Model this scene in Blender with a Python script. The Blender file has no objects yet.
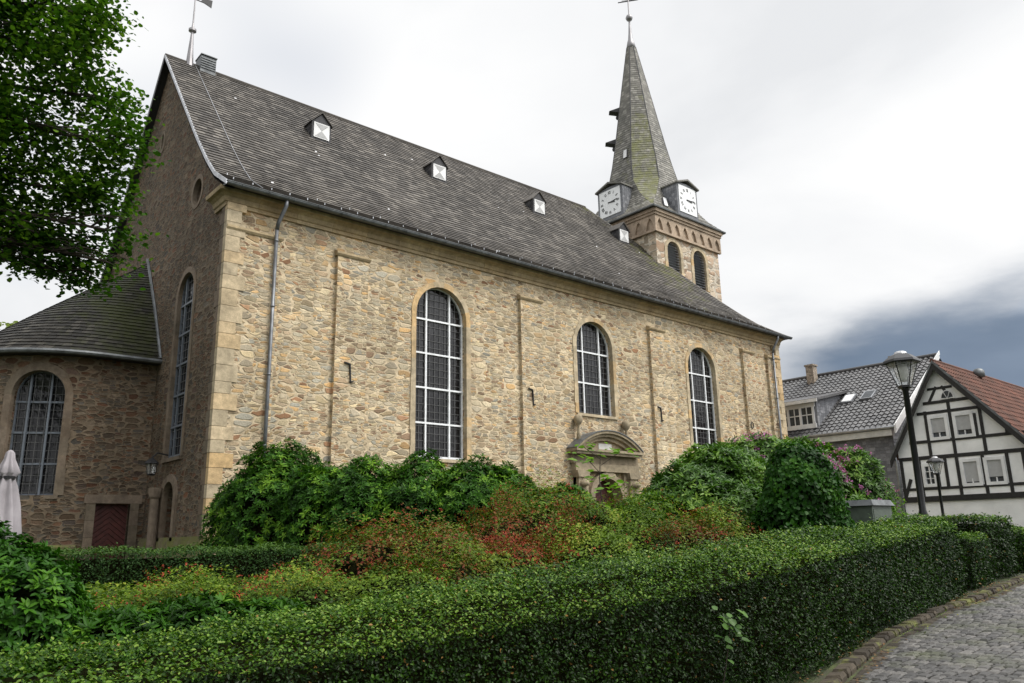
import bpy, math, random
import numpy as np
from mathutils import Matrix, Vector
random.seed(7); rng = np.random.default_rng(7)
scene = bpy.context.scene
C = scene.collection
R = math.radians; PI = math.pi

# ------------------------------------------------------------------ camera
cam_d = bpy.data.cameras.new("camera"); cam = bpy.data.objects.new("camera", cam_d); C.objects.link(cam)
cam_d.sensor_width = 36; cam_d.lens = 27.652; cam_d.clip_end = 3000; cam_d.clip_start = 0.05
CX = (0.75685636, 0.14464546, 0.63737441); CY = (-0.6533009, 0.19599027, 0.73129047); CZ = (-0.01914134, -0.96987912, 0.24283349)
cam.matrix_world = Matrix(((CX[0], -CX[1], -CX[2], 0), (CY[0], -CY[1], -CY[2], 0), (CZ[0], -CZ[1], -CZ[2], 1.65), (0, 0, 0, 1)))
scene.camera = cam

# ------------------------------------------------------------------ light
SUN_EL, SUN_AZ = R(56), R(-62)        # azimuth from +X, counter clockwise: behind the camera to its right
world = bpy.data.worlds.new("World"); scene.world = world; world.use_nodes = True
def build_world():
    nt = world.node_tree; n = nt.nodes; l = nt.links; n.clear()
    out = n.new('ShaderNodeOutputWorld'); bg = n.new('ShaderNodeBackground'); bg.inputs[1].default_value = 0.1
    sky = n.new('ShaderNodeTexSky'); sky.sky_type = 'NISHITA'; sky.sun_disc = False
    sky.sun_elevation = SUN_EL; sky.sun_rotation = PI/2 - SUN_AZ
    tc = n.new('ShaderNodeTexCoord')
    sep = n.new('ShaderNodeSeparateXYZ'); l.new(tc.outputs['Generated'], sep.inputs[0])
    # cloud layer coordinates: the direction projected on a high ceiling
    zz = n.new('ShaderNodeMath'); zz.operation = 'MAXIMUM'; l.new(sep.outputs[2], zz.inputs[0]); zz.inputs[1].default_value = 0.0
    za = n.new('ShaderNodeMath'); za.operation = 'ADD'; l.new(zz.outputs[0], za.inputs[0]); za.inputs[1].default_value = 0.22
    comb = n.new('ShaderNodeCombineXYZ')
    for i in (0, 1, 2):
        l.new(za.outputs[0], comb.inputs[i])
    dv = n.new('ShaderNodeVectorMath'); dv.operation = 'DIVIDE'; l.new(tc.outputs['Generated'], dv.inputs[0]); l.new(comb.outputs[0], dv.inputs[1])
    def noise(scale, detail, rough=.55, vec=None, dist=0):
        t = n.new('ShaderNodeTexNoise'); t.inputs['Scale'].default_value = scale; t.inputs['Detail'].default_value = detail
        t.inputs['Roughness'].default_value = rough; t.inputs['Distortion'].default_value = dist
        l.new((vec or dv).outputs[0], t.inputs['Vector']); return t
    def ramp(src, pts):
        r = n.new('ShaderNodeValToRGB'); e = r.color_ramp.elements
        e[0].position = pts[0][0]; e[0].color = (*pts[0][1], 1); e[1].position = pts[1][0]; e[1].color = (*pts[1][1], 1)
        for p, c in pts[2:]:
            k = e.new(p); k.color = (*c, 1)
        l.new(src, r.inputs[0]); return r
    n1 = noise(1.3, 7, .5, dist=.35)
    cl = ramp(n1.outputs[0], [(.30, (5.8, 5.9, 6.05)), (.42, (6.5, 6.57, 6.67)), (.58, (7.1, 7.12, 7.14))])
    # storm cloud low towards the street
    def towards(d, lo, hi, amp, scale):
        dn = n.new('ShaderNodeVectorMath'); dn.operation = 'DOT_PRODUCT'; l.new(tc.outputs['Generated'], dn.inputs[0]); dn.inputs[1].default_value = d
        nn = noise(scale, 6, .6, tc); 
        l.new(tc.outputs['Generated'], nn.inputs['Vector'])
        a = n.new('ShaderNodeMath'); a.operation = 'MULTIPLY_ADD'; l.new(nn.outputs[0], a.inputs[0]); a.inputs[1].default_value = amp; l.new(dn.outputs['Value'], a.inputs[2])
        m = n.new('ShaderNodeMapRange'); m.interpolation_type = 'SMOOTHSTEP'; l.new(a.outputs[0], m.inputs[0]); m.inputs[1].default_value = lo + amp*.5; m.inputs[2].default_value = hi + amp*.5
        return m
    # azimuth and height of the view direction
    az = n.new('ShaderNodeMath'); az.operation = 'ARCTAN2'; l.new(sep.outputs[1], az.inputs[0]); l.new(sep.outputs[0], az.inputs[1])
    nn = noise(4.2, 8, .52, tc); nn2 = noise(2.2, 4, .5, tc)
    flat = n.new('ShaderNodeVectorMath'); flat.operation = 'MULTIPLY'; l.new(tc.outputs['Generated'], flat.inputs[0]); flat.inputs[1].default_value = (1, 1, 3.2)
    for q in (nn, nn2): l.new(flat.outputs[0], q.inputs['Vector'])
    def ma(op, a, b, c=0.0):
        x = n.new('ShaderNodeMath'); x.operation = op
        for i, v in enumerate((a, b, c)):
            if isinstance(v, (int, float)): x.inputs[i].default_value = v
            else: l.new(v, x.inputs[i])
        return x.outputs[0]
    wob = ma('ADD', ma('MULTIPLY', ma('SUBTRACT', nn.outputs[0], .5), .20), ma('MULTIPLY', ma('SUBTRACT', nn2.outputs[0], .5), .12))
    def ss(v, a, b):
        q = n.new('ShaderNodeMapRange'); q.interpolation_type = 'SMOOTHSTEP'; l.new(v, q.inputs[0]); q.inputs[1].default_value = a; q.inputs[2].default_value = b; return q.outputs[0]
    azd = ma('ABSOLUTE', ma('SUBTRACT', az.outputs[0], .20), 0)
    m = ma('MULTIPLY', ss(ma('ADD', azd, wob), .42, .24), ss(ma('ADD', sep.outputs[2], wob), .315, .19))
    n2 = noise(2.6, 5, .5, flat); storm = ramp(n2.outputs[0], [(.3, (1.15, 1.55, 2.15)), (.55, (1.75, 2.2, 2.9)), (.72, (3.4, 3.8, 4.4))])
    mx = n.new('ShaderNodeMixRGB'); l.new(m, mx.inputs[0]); l.new(cl.outputs[0], mx.inputs[1]); l.new(storm.outputs[0], mx.inputs[2])
    # the overcast is brightest round the hidden sun
    sd = n.new('ShaderNodeVectorMath'); sd.operation = 'DOT_PRODUCT'; l.new(tc.outputs['Generated'], sd.inputs[0]); sd.inputs[1].default_value = (math.cos(SUN_EL)*math.cos(SUN_AZ), math.cos(SUN_EL)*math.sin(SUN_AZ), math.sin(SUN_EL))
    glow = ma('MULTIPLY_ADD', ss(sd.outputs['Value'], .55, 1.0), 2.2, 1.0)
    gm = n.new('ShaderNodeVectorMath'); gm.operation = 'SCALE'; l.new(mx.outputs[0], gm.inputs[0]); l.new(glow, gm.inputs['Scale']); mx = gm
    # clear sky only through thin places
    n3 = noise(.8, 3); th = ramp(n3.outputs[0], [(.62, (0, 0, 0)), (.8, (.6, .6, .6))])
    mx2 = n.new('ShaderNodeMixRGB'); l.new(th.outputs[0], mx2.inputs[0]); l.new(mx.outputs[0], mx2.inputs[1]); l.new(sky.outputs[0], mx2.inputs[2])
    l.new(mx2.outputs[0], bg.inputs[0]); l.new(bg.outputs[0], out.inputs[0])
STORM = (0.937, 0.237, 0.2)
build_world()
sun_d = bpy.data.lights.new("sun", 'SUN'); sun_d.energy = 1.5; sun_d.angle = R(18); sun_d.color = (1, .95, .86)
sun = bpy.data.objects.new("sun", sun_d); C.objects.link(sun)
sdir = Vector((math.cos(SUN_EL)*math.cos(SUN_AZ), math.cos(SUN_EL)*math.sin(SUN_AZ), math.sin(SUN_EL)))
sun.rotation_euler = sdir.to_track_quat('Z', 'Y').to_euler()
sun.location = sdir*60
scene.view_settings.view_transform = 'Standard'; scene.view_settings.look = 'None'
scene.view_settings.gamma = 1; scene.view_settings.exposure = 0.5; scene.view_settings.use_curve_mapping = False
scene.render.engine = 'CYCLES'

# ------------------------------------------------------------------ materials
class NT:
    def __init__(s, name):
        s.m = bpy.data.materials.new(name); s.m.use_nodes = True; s.n = s.m.node_tree.nodes; s.l = s.m.node_tree.links
        s.b = s.n['Principled BSDF']; s.out = s.n['Material Output']
    def new(s, t, **k):
        x = s.n.new(t)
        for a, v in k.items(): setattr(x, a, v)
        return x
    def link(s, a, b): s.l.new(a, b)
    def ramp(s, src, pts, interp='LINEAR'):
        r = s.new('ShaderNodeValToRGB'); r.color_ramp.interpolation = interp; e = r.color_ramp.elements
        f = lambda c: (*c, 1) if hasattr(c, '__len__') else (c, c, c, 1)
        e[0].position = pts[0][0]; e[0].color = f(pts[0][1]); e[1].position = pts[1][0]; e[1].color = f(pts[1][1])
        for p, c in pts[2:]:
            k = e.new(p); k.color = f(c)
        s.link(src, r.inputs[0]); return r.outputs[0]
    def noise(s, vec, scale, detail=4, rough=.55, out=0, dim='3D'):
        t = s.new('ShaderNodeTexNoise'); t.noise_dimensions = dim; t.inputs['Scale'].default_value = scale; t.inputs['Detail'].default_value = detail; t.inputs['Roughness'].default_value = rough
        s.link(vec, t.inputs['Vector']); return t.outputs[out]
    def mix(s, f, a, b, mode='MIX'):
        x = s.new('ShaderNodeMixRGB', blend_type=mode)
        for i, v in enumerate((f, a, b)):
            if isinstance(v, (int, float)): x.inputs[i].default_value = v if i == 0 else (v, v, v, 1)
            elif isinstance(v, tuple): x.inputs[i].default_value = (*v, 1)
            else: s.link(v, x.inputs[i])
        return x.outputs[0]
    def math(s, op, a, b=0, c=0):
        x = s.new('ShaderNodeMath', operation=op)
        for i, v in enumerate((a, b, c)):
            if isinstance(v, (int, float)): x.inputs[i].default_value = v
            else: s.link(v, x.inputs[i])
        return x.outputs[0]
    def vmul(s, v, t):
        x = s.new('ShaderNodeVectorMath', operation='MULTIPLY'); s.link(v, x.inputs[0]); x.inputs[1].default_value = t; return x.outputs[0]
    def attr(s, name):
        x = s.new('ShaderNodeAttribute'); x.attribute_name = name; return x.outputs['Fac']
    def pos(s):
        return s.new('ShaderNodeNewGeometry').outputs['Position']
    def bump(s, h, dist, strength=1.0, prev=None):
        b = s.new('ShaderNodeBump'); b.inputs['Distance'].default_value = dist; b.inputs['Strength'].default_value = strength
        s.link(h, b.inputs['Height'])
        if prev: s.link(prev, b.inputs['Normal'])
        return b.outputs[0]
    def set(s, **k):
        for a, v in k.items():
            i = s.b.inputs[a.replace('_', ' ')]
            if isinstance(v, (int, float)): i.default_value = v
            elif isinstance(v, tuple): i.default_value = (*v, 1)
            else: s.link(v, i)
        return s.m

def plain(name, col, rough=.6, metal=0.0, var=.12, scale=6, bump=0.0):
    t = NT(name); p = t.pos(); nz = t.noise(p, scale, 5)
    c = t.mix(1, t.ramp(nz, [(.3, 1-var*1.6), (.7, 1+var*.4)]), col, 'MULTIPLY')
    k = dict(Base_Color=c, Roughness=rough, Metallic=metal)
    if bump: k['Normal'] = t.bump(t.noise(p, scale*6, 4), bump)
    return t.set(**k)

def rubble(name, palette, mortar, gain=1.0, sx=.33, sz=.125, grime=.3, mw=.07):
    t = NT(name)
    uv = t.new('ShaderNodeUVMap').outputs[0]
    wn = t.noise(uv, 3.2, 3, .6, out=1)
    w0 = t.new('ShaderNodeVectorMath', operation='SUBTRACT'); t.link(wn, w0.inputs[0]); w0.inputs[1].default_value = (.5, .5, .5)
    w1 = t.vmul(w0.outputs[0], (.16, .09, 0))
    w = t.new('ShaderNodeVectorMath', operation='ADD'); t.link(uv, w.inputs[0]); t.link(w1, w.inputs[1]); w = w.outputs[0]
    def vor(ax, az, rnd, off):
        m = t.new('ShaderNodeMapping'); m.inputs['Scale'].default_value = (1/ax, 1/az, 1); m.inputs['Location'].default_value = (off, off*.7, 0); t.link(w, m.inputs[0])
        a = t.new('ShaderNodeTexVoronoi', voronoi_dimensions='2D', feature='F1'); b = t.new('ShaderNodeTexVoronoi', voronoi_dimensions='2D', feature='DISTANCE_TO_EDGE')
        for x in (a, b):
            x.inputs['Scale'].default_value = 1; x.inputs['Randomness'].default_value = rnd; t.link(m.outputs[0], x.inputs['Vector'])
        return a.outputs['Color'], t.math('SUBTRACT', b.outputs['Distance'], t.math('MULTIPLY', t.math('MAXIMUM', t.math('SUBTRACT', a.outputs['Distance'], .36), 0), .42))
    c1, d1 = vor(sx, sz, .82, 0); c2, d2 = vor(sx*1.55, sz*1.75, .75, 7.3); c3, d3 = vor(sx*.75, sz*.62, .85, 3.1)
    mk = t.noise(uv, 1.1, 2, .5)
    k2 = t.math('GREATER_THAN', mk, .555); k3 = t.math('LESS_THAN', mk, .44)
    col = t.mix(k3, t.mix(k2, c1, c2), c3); d = t.mix(k3, t.mix(k2, d1, d2), d3)
    sep = t.new('ShaderNodeSeparateColor'); t.link(col, sep.inputs[0])
    stone = t.ramp(sep.outputs[0], palette)
    val = t.ramp(sep.outputs[1], [(0, .62), (1, 1.32)])
    stone = t.mix(1, stone, val, 'MULTIPLY')
    fine = t.noise(uv, 22, 6, .65)
    stone = t.mix(1, stone, t.ramp(fine, [(.3, .72), (.7, 1.18)]), 'MULTIPLY')
    jn = t.noise(uv, 9, 4)
    edge = t.math('ADD', d, t.math('MULTIPLY', t.math('SUBTRACT', jn, .5), .09))
    mk2 = t.ramp(edge, [(mw*.55, 1), (mw*1.25, 0)])
    morc = t.mix(1, mortar, t.ramp(t.noise(uv, 5, 5), [(.3, .62), (.7, 1.12)]), 'MULTIPLY')
    c = t.mix(mk2, stone, morc)
    big = t.noise(uv, .32, 5, .6)
    c = t.mix(grime, c, t.mix(1, c, t.ramp(big, [(.35, (.42, .40, .36)), (.65, (1.15, 1.12, 1.08))]), 'MULTIPLY'))
    mp = t.new('ShaderNodeMapping'); mp.inputs['Scale'].default_value = (2.2, .16, 1); t.link(uv, mp.inputs[0])
    strk = t.noise(mp.outputs[0], 1.0, 5, .6)
    c = t.mix(grime*.8, c, t.mix(1, c, t.ramp(strk, [(.38, (.45, .44, .42)), (.55, (1, 1, 1))]), 'MULTIPLY'))
    c = t.mix(1, c, (gain*1.04, gain, gain*.93), 'MULTIPLY')
    h = t.math('ADD', t.ramp(edge, [(mw*.4, 0), (mw*2.2, .8)]), t.math('MULTIPLY', fine, .5))
    h = t.math('ADD', h, t.math('MULTIPLY', sep.outputs[2], .3))
    return t.set(Base_Color=c, Roughness=.9, Normal=t.bump(h, .028), Specular_IOR_Level=.25)

WARM = [(0, (.48, .38, .24)), (.14, (.40, .36, .29)), (.28, (.56, .49, .36)), (.37, (.30, .17, .10)), (.43, (.48, .43, .33)), (.56, (.54, .36, .18)), (.62, (.50, .43, .32)), (.72, (.32, .32, .29)), (.82, (.58, .49, .33)), (.91, (.38, .31, .22)), (1, (.24, .17, .12))]
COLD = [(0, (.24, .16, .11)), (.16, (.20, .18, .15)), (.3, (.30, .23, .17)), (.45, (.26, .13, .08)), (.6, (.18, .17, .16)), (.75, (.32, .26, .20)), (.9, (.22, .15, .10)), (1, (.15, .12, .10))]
MAT = {}
MAT['rubble'] = rubble('warm_rubble_masonry', WARM, (.61, .52, .385), 1.14, .31, .105, .3, mw=.052)
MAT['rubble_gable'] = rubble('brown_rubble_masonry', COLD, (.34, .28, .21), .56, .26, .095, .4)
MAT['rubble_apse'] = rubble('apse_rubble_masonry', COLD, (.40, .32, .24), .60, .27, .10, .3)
MAT['rubble_tower'] = rubble('tower_rubble_masonry', [(0, (.50, .43, .35)), (.3, (.56, .50, .42)), (.6, (.42, .30, .22)), (1, (.58, .53, .46))], (.60, .56, .50), 1.1, .7, .35)

def stone(name, a, b, c, tintname='tint', bump=.012, lichen=0.0):
    t = NT(name); tint = t.attr(tintname); p = t.pos()
    col = t.ramp(tint, [(0, a), (.5, b), (1, c)])
    col = t.mix(1, col, t.ramp(t.noise(p, 7, 6, .65), [(.3, .68), (.7, 1.15)]), 'MULTIPLY')
    col = t.mix(.5, col, t.mix(1, col, t.ramp(t.noise(p, 1.3, 5, .6), [(.35, .45), (.6, 1.1)]), 'MULTIPLY'))
    if lichen:
        col = t.mix(t.ramp(t.noise(p, 2.0, 6, .65), [(.62-lichen, 0), (.72-lichen*.8, .85)]), col, (.16, .17, .05))
    return t.set(Base_Color=col, Roughness=.88, Normal=t.bump(t.noise(p, 40, 5, .7), bump), Specular_IOR_Level=.25)
MAT['sandstone'] = stone('ochre_sandstone', (.46, .38, .26), (.58, .48, .33), (.62, .43, .22))
MAT['cornice'] = stone('cornice_sandstone', (.40, .31, .19), (.46, .36, .22), (.43, .31, .17))
MAT['portal'] = stone('portal_sandstone', (.27, .225, .16), (.35, .29, .20), (.31, .25, .175))
MAT['jamb_dark'] = stone('weathered_brown_sandstone', (.17, .14, .10), (.23, .18, .135), (.20, .15, .105))
MAT['terracotta'] = stone('terracotta_frieze', (.40, .31, .235), (.46, .36, .27), (.42, .33, .25))
MAT['mossy'] = stone('mossy_plinth_stone', (.16, .16, .08), (.20, .18, .10), (.14, .16, .05), lichen=.18)

def slate(name, a, b, c, moss=(.14, .15, .04), rough=.55):
    t = NT(name); tint = t.attr('tint'); mo = t.attr('moss'); p = t.pos()
    col = t.ramp(tint, [(0, a), (.55, b), (1, c)])
    col = t.mix(1, col, t.ramp(t.noise(p, 14, 5, .6), [(.3, .75), (.7, 1.2)]), 'MULTIPLY')
    col = t.mix(.6, col, t.mix(1, col, t.ramp(t.noise(p, .45, 5, .65), [(.35, (.62, .60, .58)), (.65, (1.3, 1.25, 1.18))]), 'MULTIPLY'))
    mm = t.math('ADD', mo, t.math('MULTIPLY', t.math('SUBTRACT', t.noise(p, 2.3, 7, .7), .5), 1.5))
    col = t.mix(t.ramp(mm, [(.42, 0), (.75, .9)]), col, moss)
    return t.set(Base_Color=col, Roughness=rough, Normal=t.bump(t.noise(p, 30, 4), .004), Specular_IOR_Level=.25)
MAT['slate'] = slate('weathered_slate', (.062, .057, .052), (.100, .092, .084), (.175, .163, .148))
MAT['slate_apse'] = slate('dark_mossy_slate', (.014, .013, .011), (.028, .026, .022), (.06, .056, .048), (.030, .036, .006))
MAT['slate_tower'] = slate('grey_green_slate', (.14, .138, .125), (.20, .195, .18), (.30, .295, .27), (.16, .165, .06))
MAT['slate_dark'] = slate('dormer_slate', (.04, .04, .045), (.07, .07, .075), (.11, .11, .115))
MAT['slate_blue'] = slate('slate_cladding', (.14, .148, .165), (.20, .21, .235), (.29, .30, .325))
MAT['lead'] = plain('aged_lead', (.33, .32, .33), .45, .6, .2, 3)
MAT['zinc'] = plain('zinc', (.42, .43, .45), .38, .75, .25, 4)
MAT['zinc_dark'] = plain('weathered_zinc', (.16, .17, .175), .5, .5, .3, 4)
MAT['iron'] = plain('black_iron', (.02, .02, .022), .5, .3)
MAT['post'] = plain('anthracite_paint', (.018, .018, .02), .35, .2)
MAT['whiteframe'] = plain('pale_grey_frame_paint', (.86, .88, .90), .45, 0, .12)
MAT['greyframe'] = plain('blue_grey_frame_paint', (.15, .17, .20), .45, 0, .12)
MAT['white'] = plain('white_paint', (.78, .78, .78), .6, 0, .12, 2)
MAT['offwhite'] = plain('off_white_board', (.66, .66, .63), .6, 0, .15, 3)
MAT['silver'] = plain('aluminium_cap', (.75, .75, .76), .35, .6)
MAT['dial'] = plain('white_clock_dial', (.85, .86, .87), .5, 0, .05)
MAT['black'] = plain('black_paint', (.015, .015, .017), .5)
MAT['timber'] = plain('blackened_timber', (.018, .017, .016), .65, 0, .4, 9, .004)
MAT['barge'] = plain('dark_oxblood_board', (.06, .022, .02), .6)
MAT['green_box'] = plain('grey_green_plastic', (.10, .125, .10), .5, 0, .2)
MAT['wire'] = plain('thin_wire', (.13, .13, .13), .9, 0)
MAT['brick'] = plain('chimney_brick', (.40, .33, .26), .85, 0, .5, 12, .01)
MAT['blind'] = plain('grey_roller_blind', (.42, .42, .42), .7, 0, .1)
MAT['bark'] = plain('bark', (.07, .055, .04), .9, 0, .5, 10, .03)
MAT['twig'] = plain('dark_twigs', (.014, .015, .006), 1, 0, .5, 14); MAT['twig'].node_tree.nodes['Principled BSDF'].inputs['Specular IOR Level'].default_value = 0
MAT['terra_flat'] = plain('door_red', (.10, .022, .018), .5, 0, .4, 6)
def render_plaster():
    t = NT('white_lime_plaster'); p = t.pos()
    c = t.mix(1, (.90, .90, .89), t.ramp(t.noise(p, 1.2, 6, .6), [(.3, .82), (.65, 1.02)]), 'MULTIPLY')
    return t.set(Base_Color=c, Roughness=.85, Normal=t.bump(t.noise(p, 22, 5), .008))
MAT['plaster'] = render_plaster()
def glass_mat(name, col, rough=.08):
    t = NT(name); p = t.pos()
    n1 = t.noise(p, 1.6, 3); n2 = t.noise(p, 7, 2)
    c = t.mix(t.ramp(n1, [(.45, 0), (.62, 1)]), col, tuple(x*2.2 for x in col))
    return t.set(Base_Color=c, Roughness=rough, Specular_IOR_Level=.4, Normal=t.bump(t.math('ADD', n1, t.math('MULTIPLY', n2, .3)), .05, .55))
MAT['glass'] = glass_mat('dark_leaded_glass', (.008, .008, .009))
MAT['glass_house'] = glass_mat('window_glass', (.03, .035, .04), .05)
def lamp_glass():
    t = NT('lamp_glass')
    t.set(Base_Color=(.80, .83, .82), Roughness=.08, Transmission_Weight=.6, Alpha=.42); return t.m
MAT['lampglass'] = lamp_glass()
def fabric():
    t = NT('grey_mauve_canvas'); p = t.pos()
    return t.set(Base_Color=t.mix(1, (.33, .305, .325), t.ramp(t.noise(p, 2.5, 5), [(.3, .7), (.7, 1.1)]), 'MULTIPLY'), Roughness=.9)
MAT['canvas'] = fabric()
def boarded():
    t = NT('herringbone_red_door'); uv = t.new('ShaderNodeUVMap').outputs[0]
    s = t.new('ShaderNodeSeparateXYZ'); t.link(uv, s.inputs[0])
    a = t.math('ABSOLUTE', s.outputs[0]); f = t.math('FRACT', t.math('MULTIPLY', t.math('ADD', s.outputs[1], t.math('MULTIPLY', a, .8)), 6.5))
    g = t.ramp(f, [(.0, .25), (.09, 1), (.93, 1), (1, .25)])
    c = t.mix(1, t.mix(1, (.085, .02, .016), t.ramp(t.noise(uv, 6, 5), [(.3, .6), (.7, 1.2)]), 'MULTIPLY'), g, 'MULTIPLY')
    return t.set(Base_Color=c, Roughness=.5, Normal=t.bump(g, .02))
MAT['door'] = boarded()
def rooftile(name, a, b, su, sv, scale_dark=.3):
    # curved clay pantiles: rows and columns of shallow waves
    t = NT(name); uv = t.new('ShaderNodeUVMap').outputs[0]; s = t.new('ShaderNodeSeparateXYZ'); t.link(uv, s.inputs[0])
    fu = t.math('MULTIPLY', s.outputs[0], 1/su); fv = t.math('MULTIPLY', s.outputs[1], 1/sv)
    w = t.math('SINE', t.math('MULTIPLY', fu, 2*PI)); row = t.math('FRACT', fv)
    fl = t.new('ShaderNodeCombineXYZ'); t.link(t.math('FLOOR', fu), fl.inputs[0]); t.link(t.math('FLOOR', fv), fl.inputs[1])
    wn = t.new('ShaderNodeTexWhiteNoise', noise_dimensions='2D'); t.link(fl.outputs[0], wn.inputs['Vector'])
    c = t.ramp(wn.outputs['Value'], [(0, a), (1, b)])
    gap = t.ramp(row, [(0, scale_dark), (.14, 1), (1, 1)]); c = t.mix(1, c, gap, 'MULTIPLY')
    c = t.mix(1, c, t.ramp(w, [(0, .5), (.35, 1)]), 'MULTIPLY')
    c = t.mix(.6, c, t.mix(1, c, t.ramp(t.noise(uv, .9, 5), [(.3, .5), (.7, 1.25)]), 'MULTIPLY'))
    h = t.math('ADD', t.math('MULTIPLY', w, .5), t.math('MULTIPLY', row, -.6))
    return t.set(Base_Color=c, Roughness=.5, Normal=t.bump(h, .05))
MAT['tile_grey'] = rooftile('glazed_grey_pantiles', (.06, .06, .065), (.12, .12, .125), .25, .33)
MAT['tile_red'] = rooftile('brown_red_tiles', (.16, .062, .042), (.26, .105, .07), .24, .30)

def leafmat(name, stops, rough=.46, trans=.25, spec=.13):
    t = NT(name); tint = t.attr('tint')
    c = t.ramp(tint, stops)
    t.set(Base_Color=c, Roughness=rough, Specular_IOR_Level=spec)
    tr = t.new('ShaderNodeBsdfTranslucent'); t.link(t.mix(1, c, (1.1, 1.25, .5), 'MULTIPLY'), tr.inputs[0])
    ms = t.new('ShaderNodeMixShader'); ms.inputs[0].default_value = trans
    t.link(t.b.outputs[0], ms.inputs[1]); t.link(tr.outputs[0], ms.inputs[2]); t.link(ms.outputs[0], t.out.inputs[0])
    return t.m
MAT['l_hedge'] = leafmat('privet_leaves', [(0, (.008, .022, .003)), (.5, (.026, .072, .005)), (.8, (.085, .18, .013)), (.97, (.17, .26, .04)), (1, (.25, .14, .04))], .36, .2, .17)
MAT['l_boxhedge'] = leafmat('box_leaves', [(0, (.02, .05, .012)), (.6, (.045, .10, .022)), (1, (.09, .16, .03))])
MAT['l_rhodo'] = leafmat('rhododendron_leaves', [(0, (.012, .040, .004)), (.5, (.036, .115, .008)), (1, (.20, .36, .03))], .42)
MAT['l_rhodo_deep'] = leafmat('deep_rhododendron_leaves', [(0, (.008, .030, .004)), (.6, (.028, .10, .006)), (1, (.09, .21, .015))], .42, .2, .14)
MAT['l_rhodo2'] = leafmat('pale_rhododendron_leaves', [(0, (.022, .062, .008)), (.55, (.075, .17, .020)), (1, (.26, .40, .07))], .38, .25, .28)
MAT['l_dark'] = leafmat('ivy_leaves', [(0, (.007, .028, .003)), (.6, (.017, .070, .006)), (1, (.055, .15, .013))])
MAT['l_azalea'] = leafmat('azalea_leaves', [(0, (.025, .050, .005)), (.45, (.08, .145, .012)), (.8, (.17, .25, .022)), (1, (.26, .25, .04))])
MAT['l_redgreen'] = leafmat('reddish_azalea_leaves', [(0, (.12, .022, .010)), (.22, (.20, .06, .018)), (.36, (.13, .09, .018)), (.48, (.05, .095, .010)), (.7, (.11, .175, .016)), (1, (.22, .28, .03))])
MAT['l_maple'] = leafmat('maple_leaves', [(0, (.012, .036, .004)), (.5, (.038, .100, .010)), (1, (.15, .26, .03))], .45, .45)
MAT['l_light'] = leafmat('fresh_leaves', [(0, (.10, .21, .03)), (1, (.20, .34, .06))], .45, .4)
MAT['l_far'] = leafmat('far_leaves', [(0, (.15, .19, .08)), (1, (.26, .30, .14))], .6, .4)
MAT['litter'] = leafmat('dry_leaves', [(0, (.06, .035, .018)), (.6, (.16, .09, .04)), (1, (.28, .17, .08))], .7, .1)
MAT['f_red'] = leafmat('rust_red_petals', [(0, (.12, .020, .010)), (.6, (.27, .038, .018)), (1, (.42, .075, .03))], .6, .2, .2)
MAT['f_pink'] = leafmat('magenta_petals', [(0, (.28, .07, .22)), (1, (.52, .20, .42))], .6, .3, .2)
def soil():
    t = NT('garden_soil'); p = t.pos()
    c = t.ramp(t.noise(p, 1.2, 7, .65), [(.35, (.025, .02, .012)), (.5, (.035, .045, .015)), (.65, (.05, .075, .02))])
    return t.set(Base_Color=c, Roughness=.95, Normal=t.bump(t.noise(p, 12, 6), .05))
MAT['soil'] = soil()
def cobble():
    t = NT('grey_cobblestone'); p = t.pos(); tint = t.attr('tint')
    c = t.ramp(tint, [(0, (.045, .043, .042)), (.6, (.088, .084, .08)), (1, (.145, .136, .126))])
    c = t.mix(1, c, t.ramp(t.noise(p, 30, 5), [(.3, .7), (.7, 1.15)]), 'MULTIPLY')
    c = t.mix(t.ramp(t.noise(p, 1.1, 6, .65), [(.50, 0), (.68, .7)]), c, (.055, .065, .02))
    return t.set(Base_Color=c, Roughness=.62, Normal=t.bump(t.noise(p, 45, 4), .006))
MAT['cobble'] = cobble(); MAT['kerbstone'] = stone('mossy_brown_kerb_stone', (.035, .030, .022), (.06, .05, .038), (.10, .082, .06), lichen=.10)
def joint():
    t = NT('mossy_joint_earth'); p = t.pos()
    c = t.ramp(t.noise(p, 2.2, 7, .65), [(.4, (.045, .038, .028)), (.55, (.05, .06, .02)), (.7, (.09, .12, .03))])
    return t.set(Base_Color=c, Roughness=.95, Normal=t.bump(t.noise(p, 40, 4), .01))
MAT['joint'] = joint()

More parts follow.
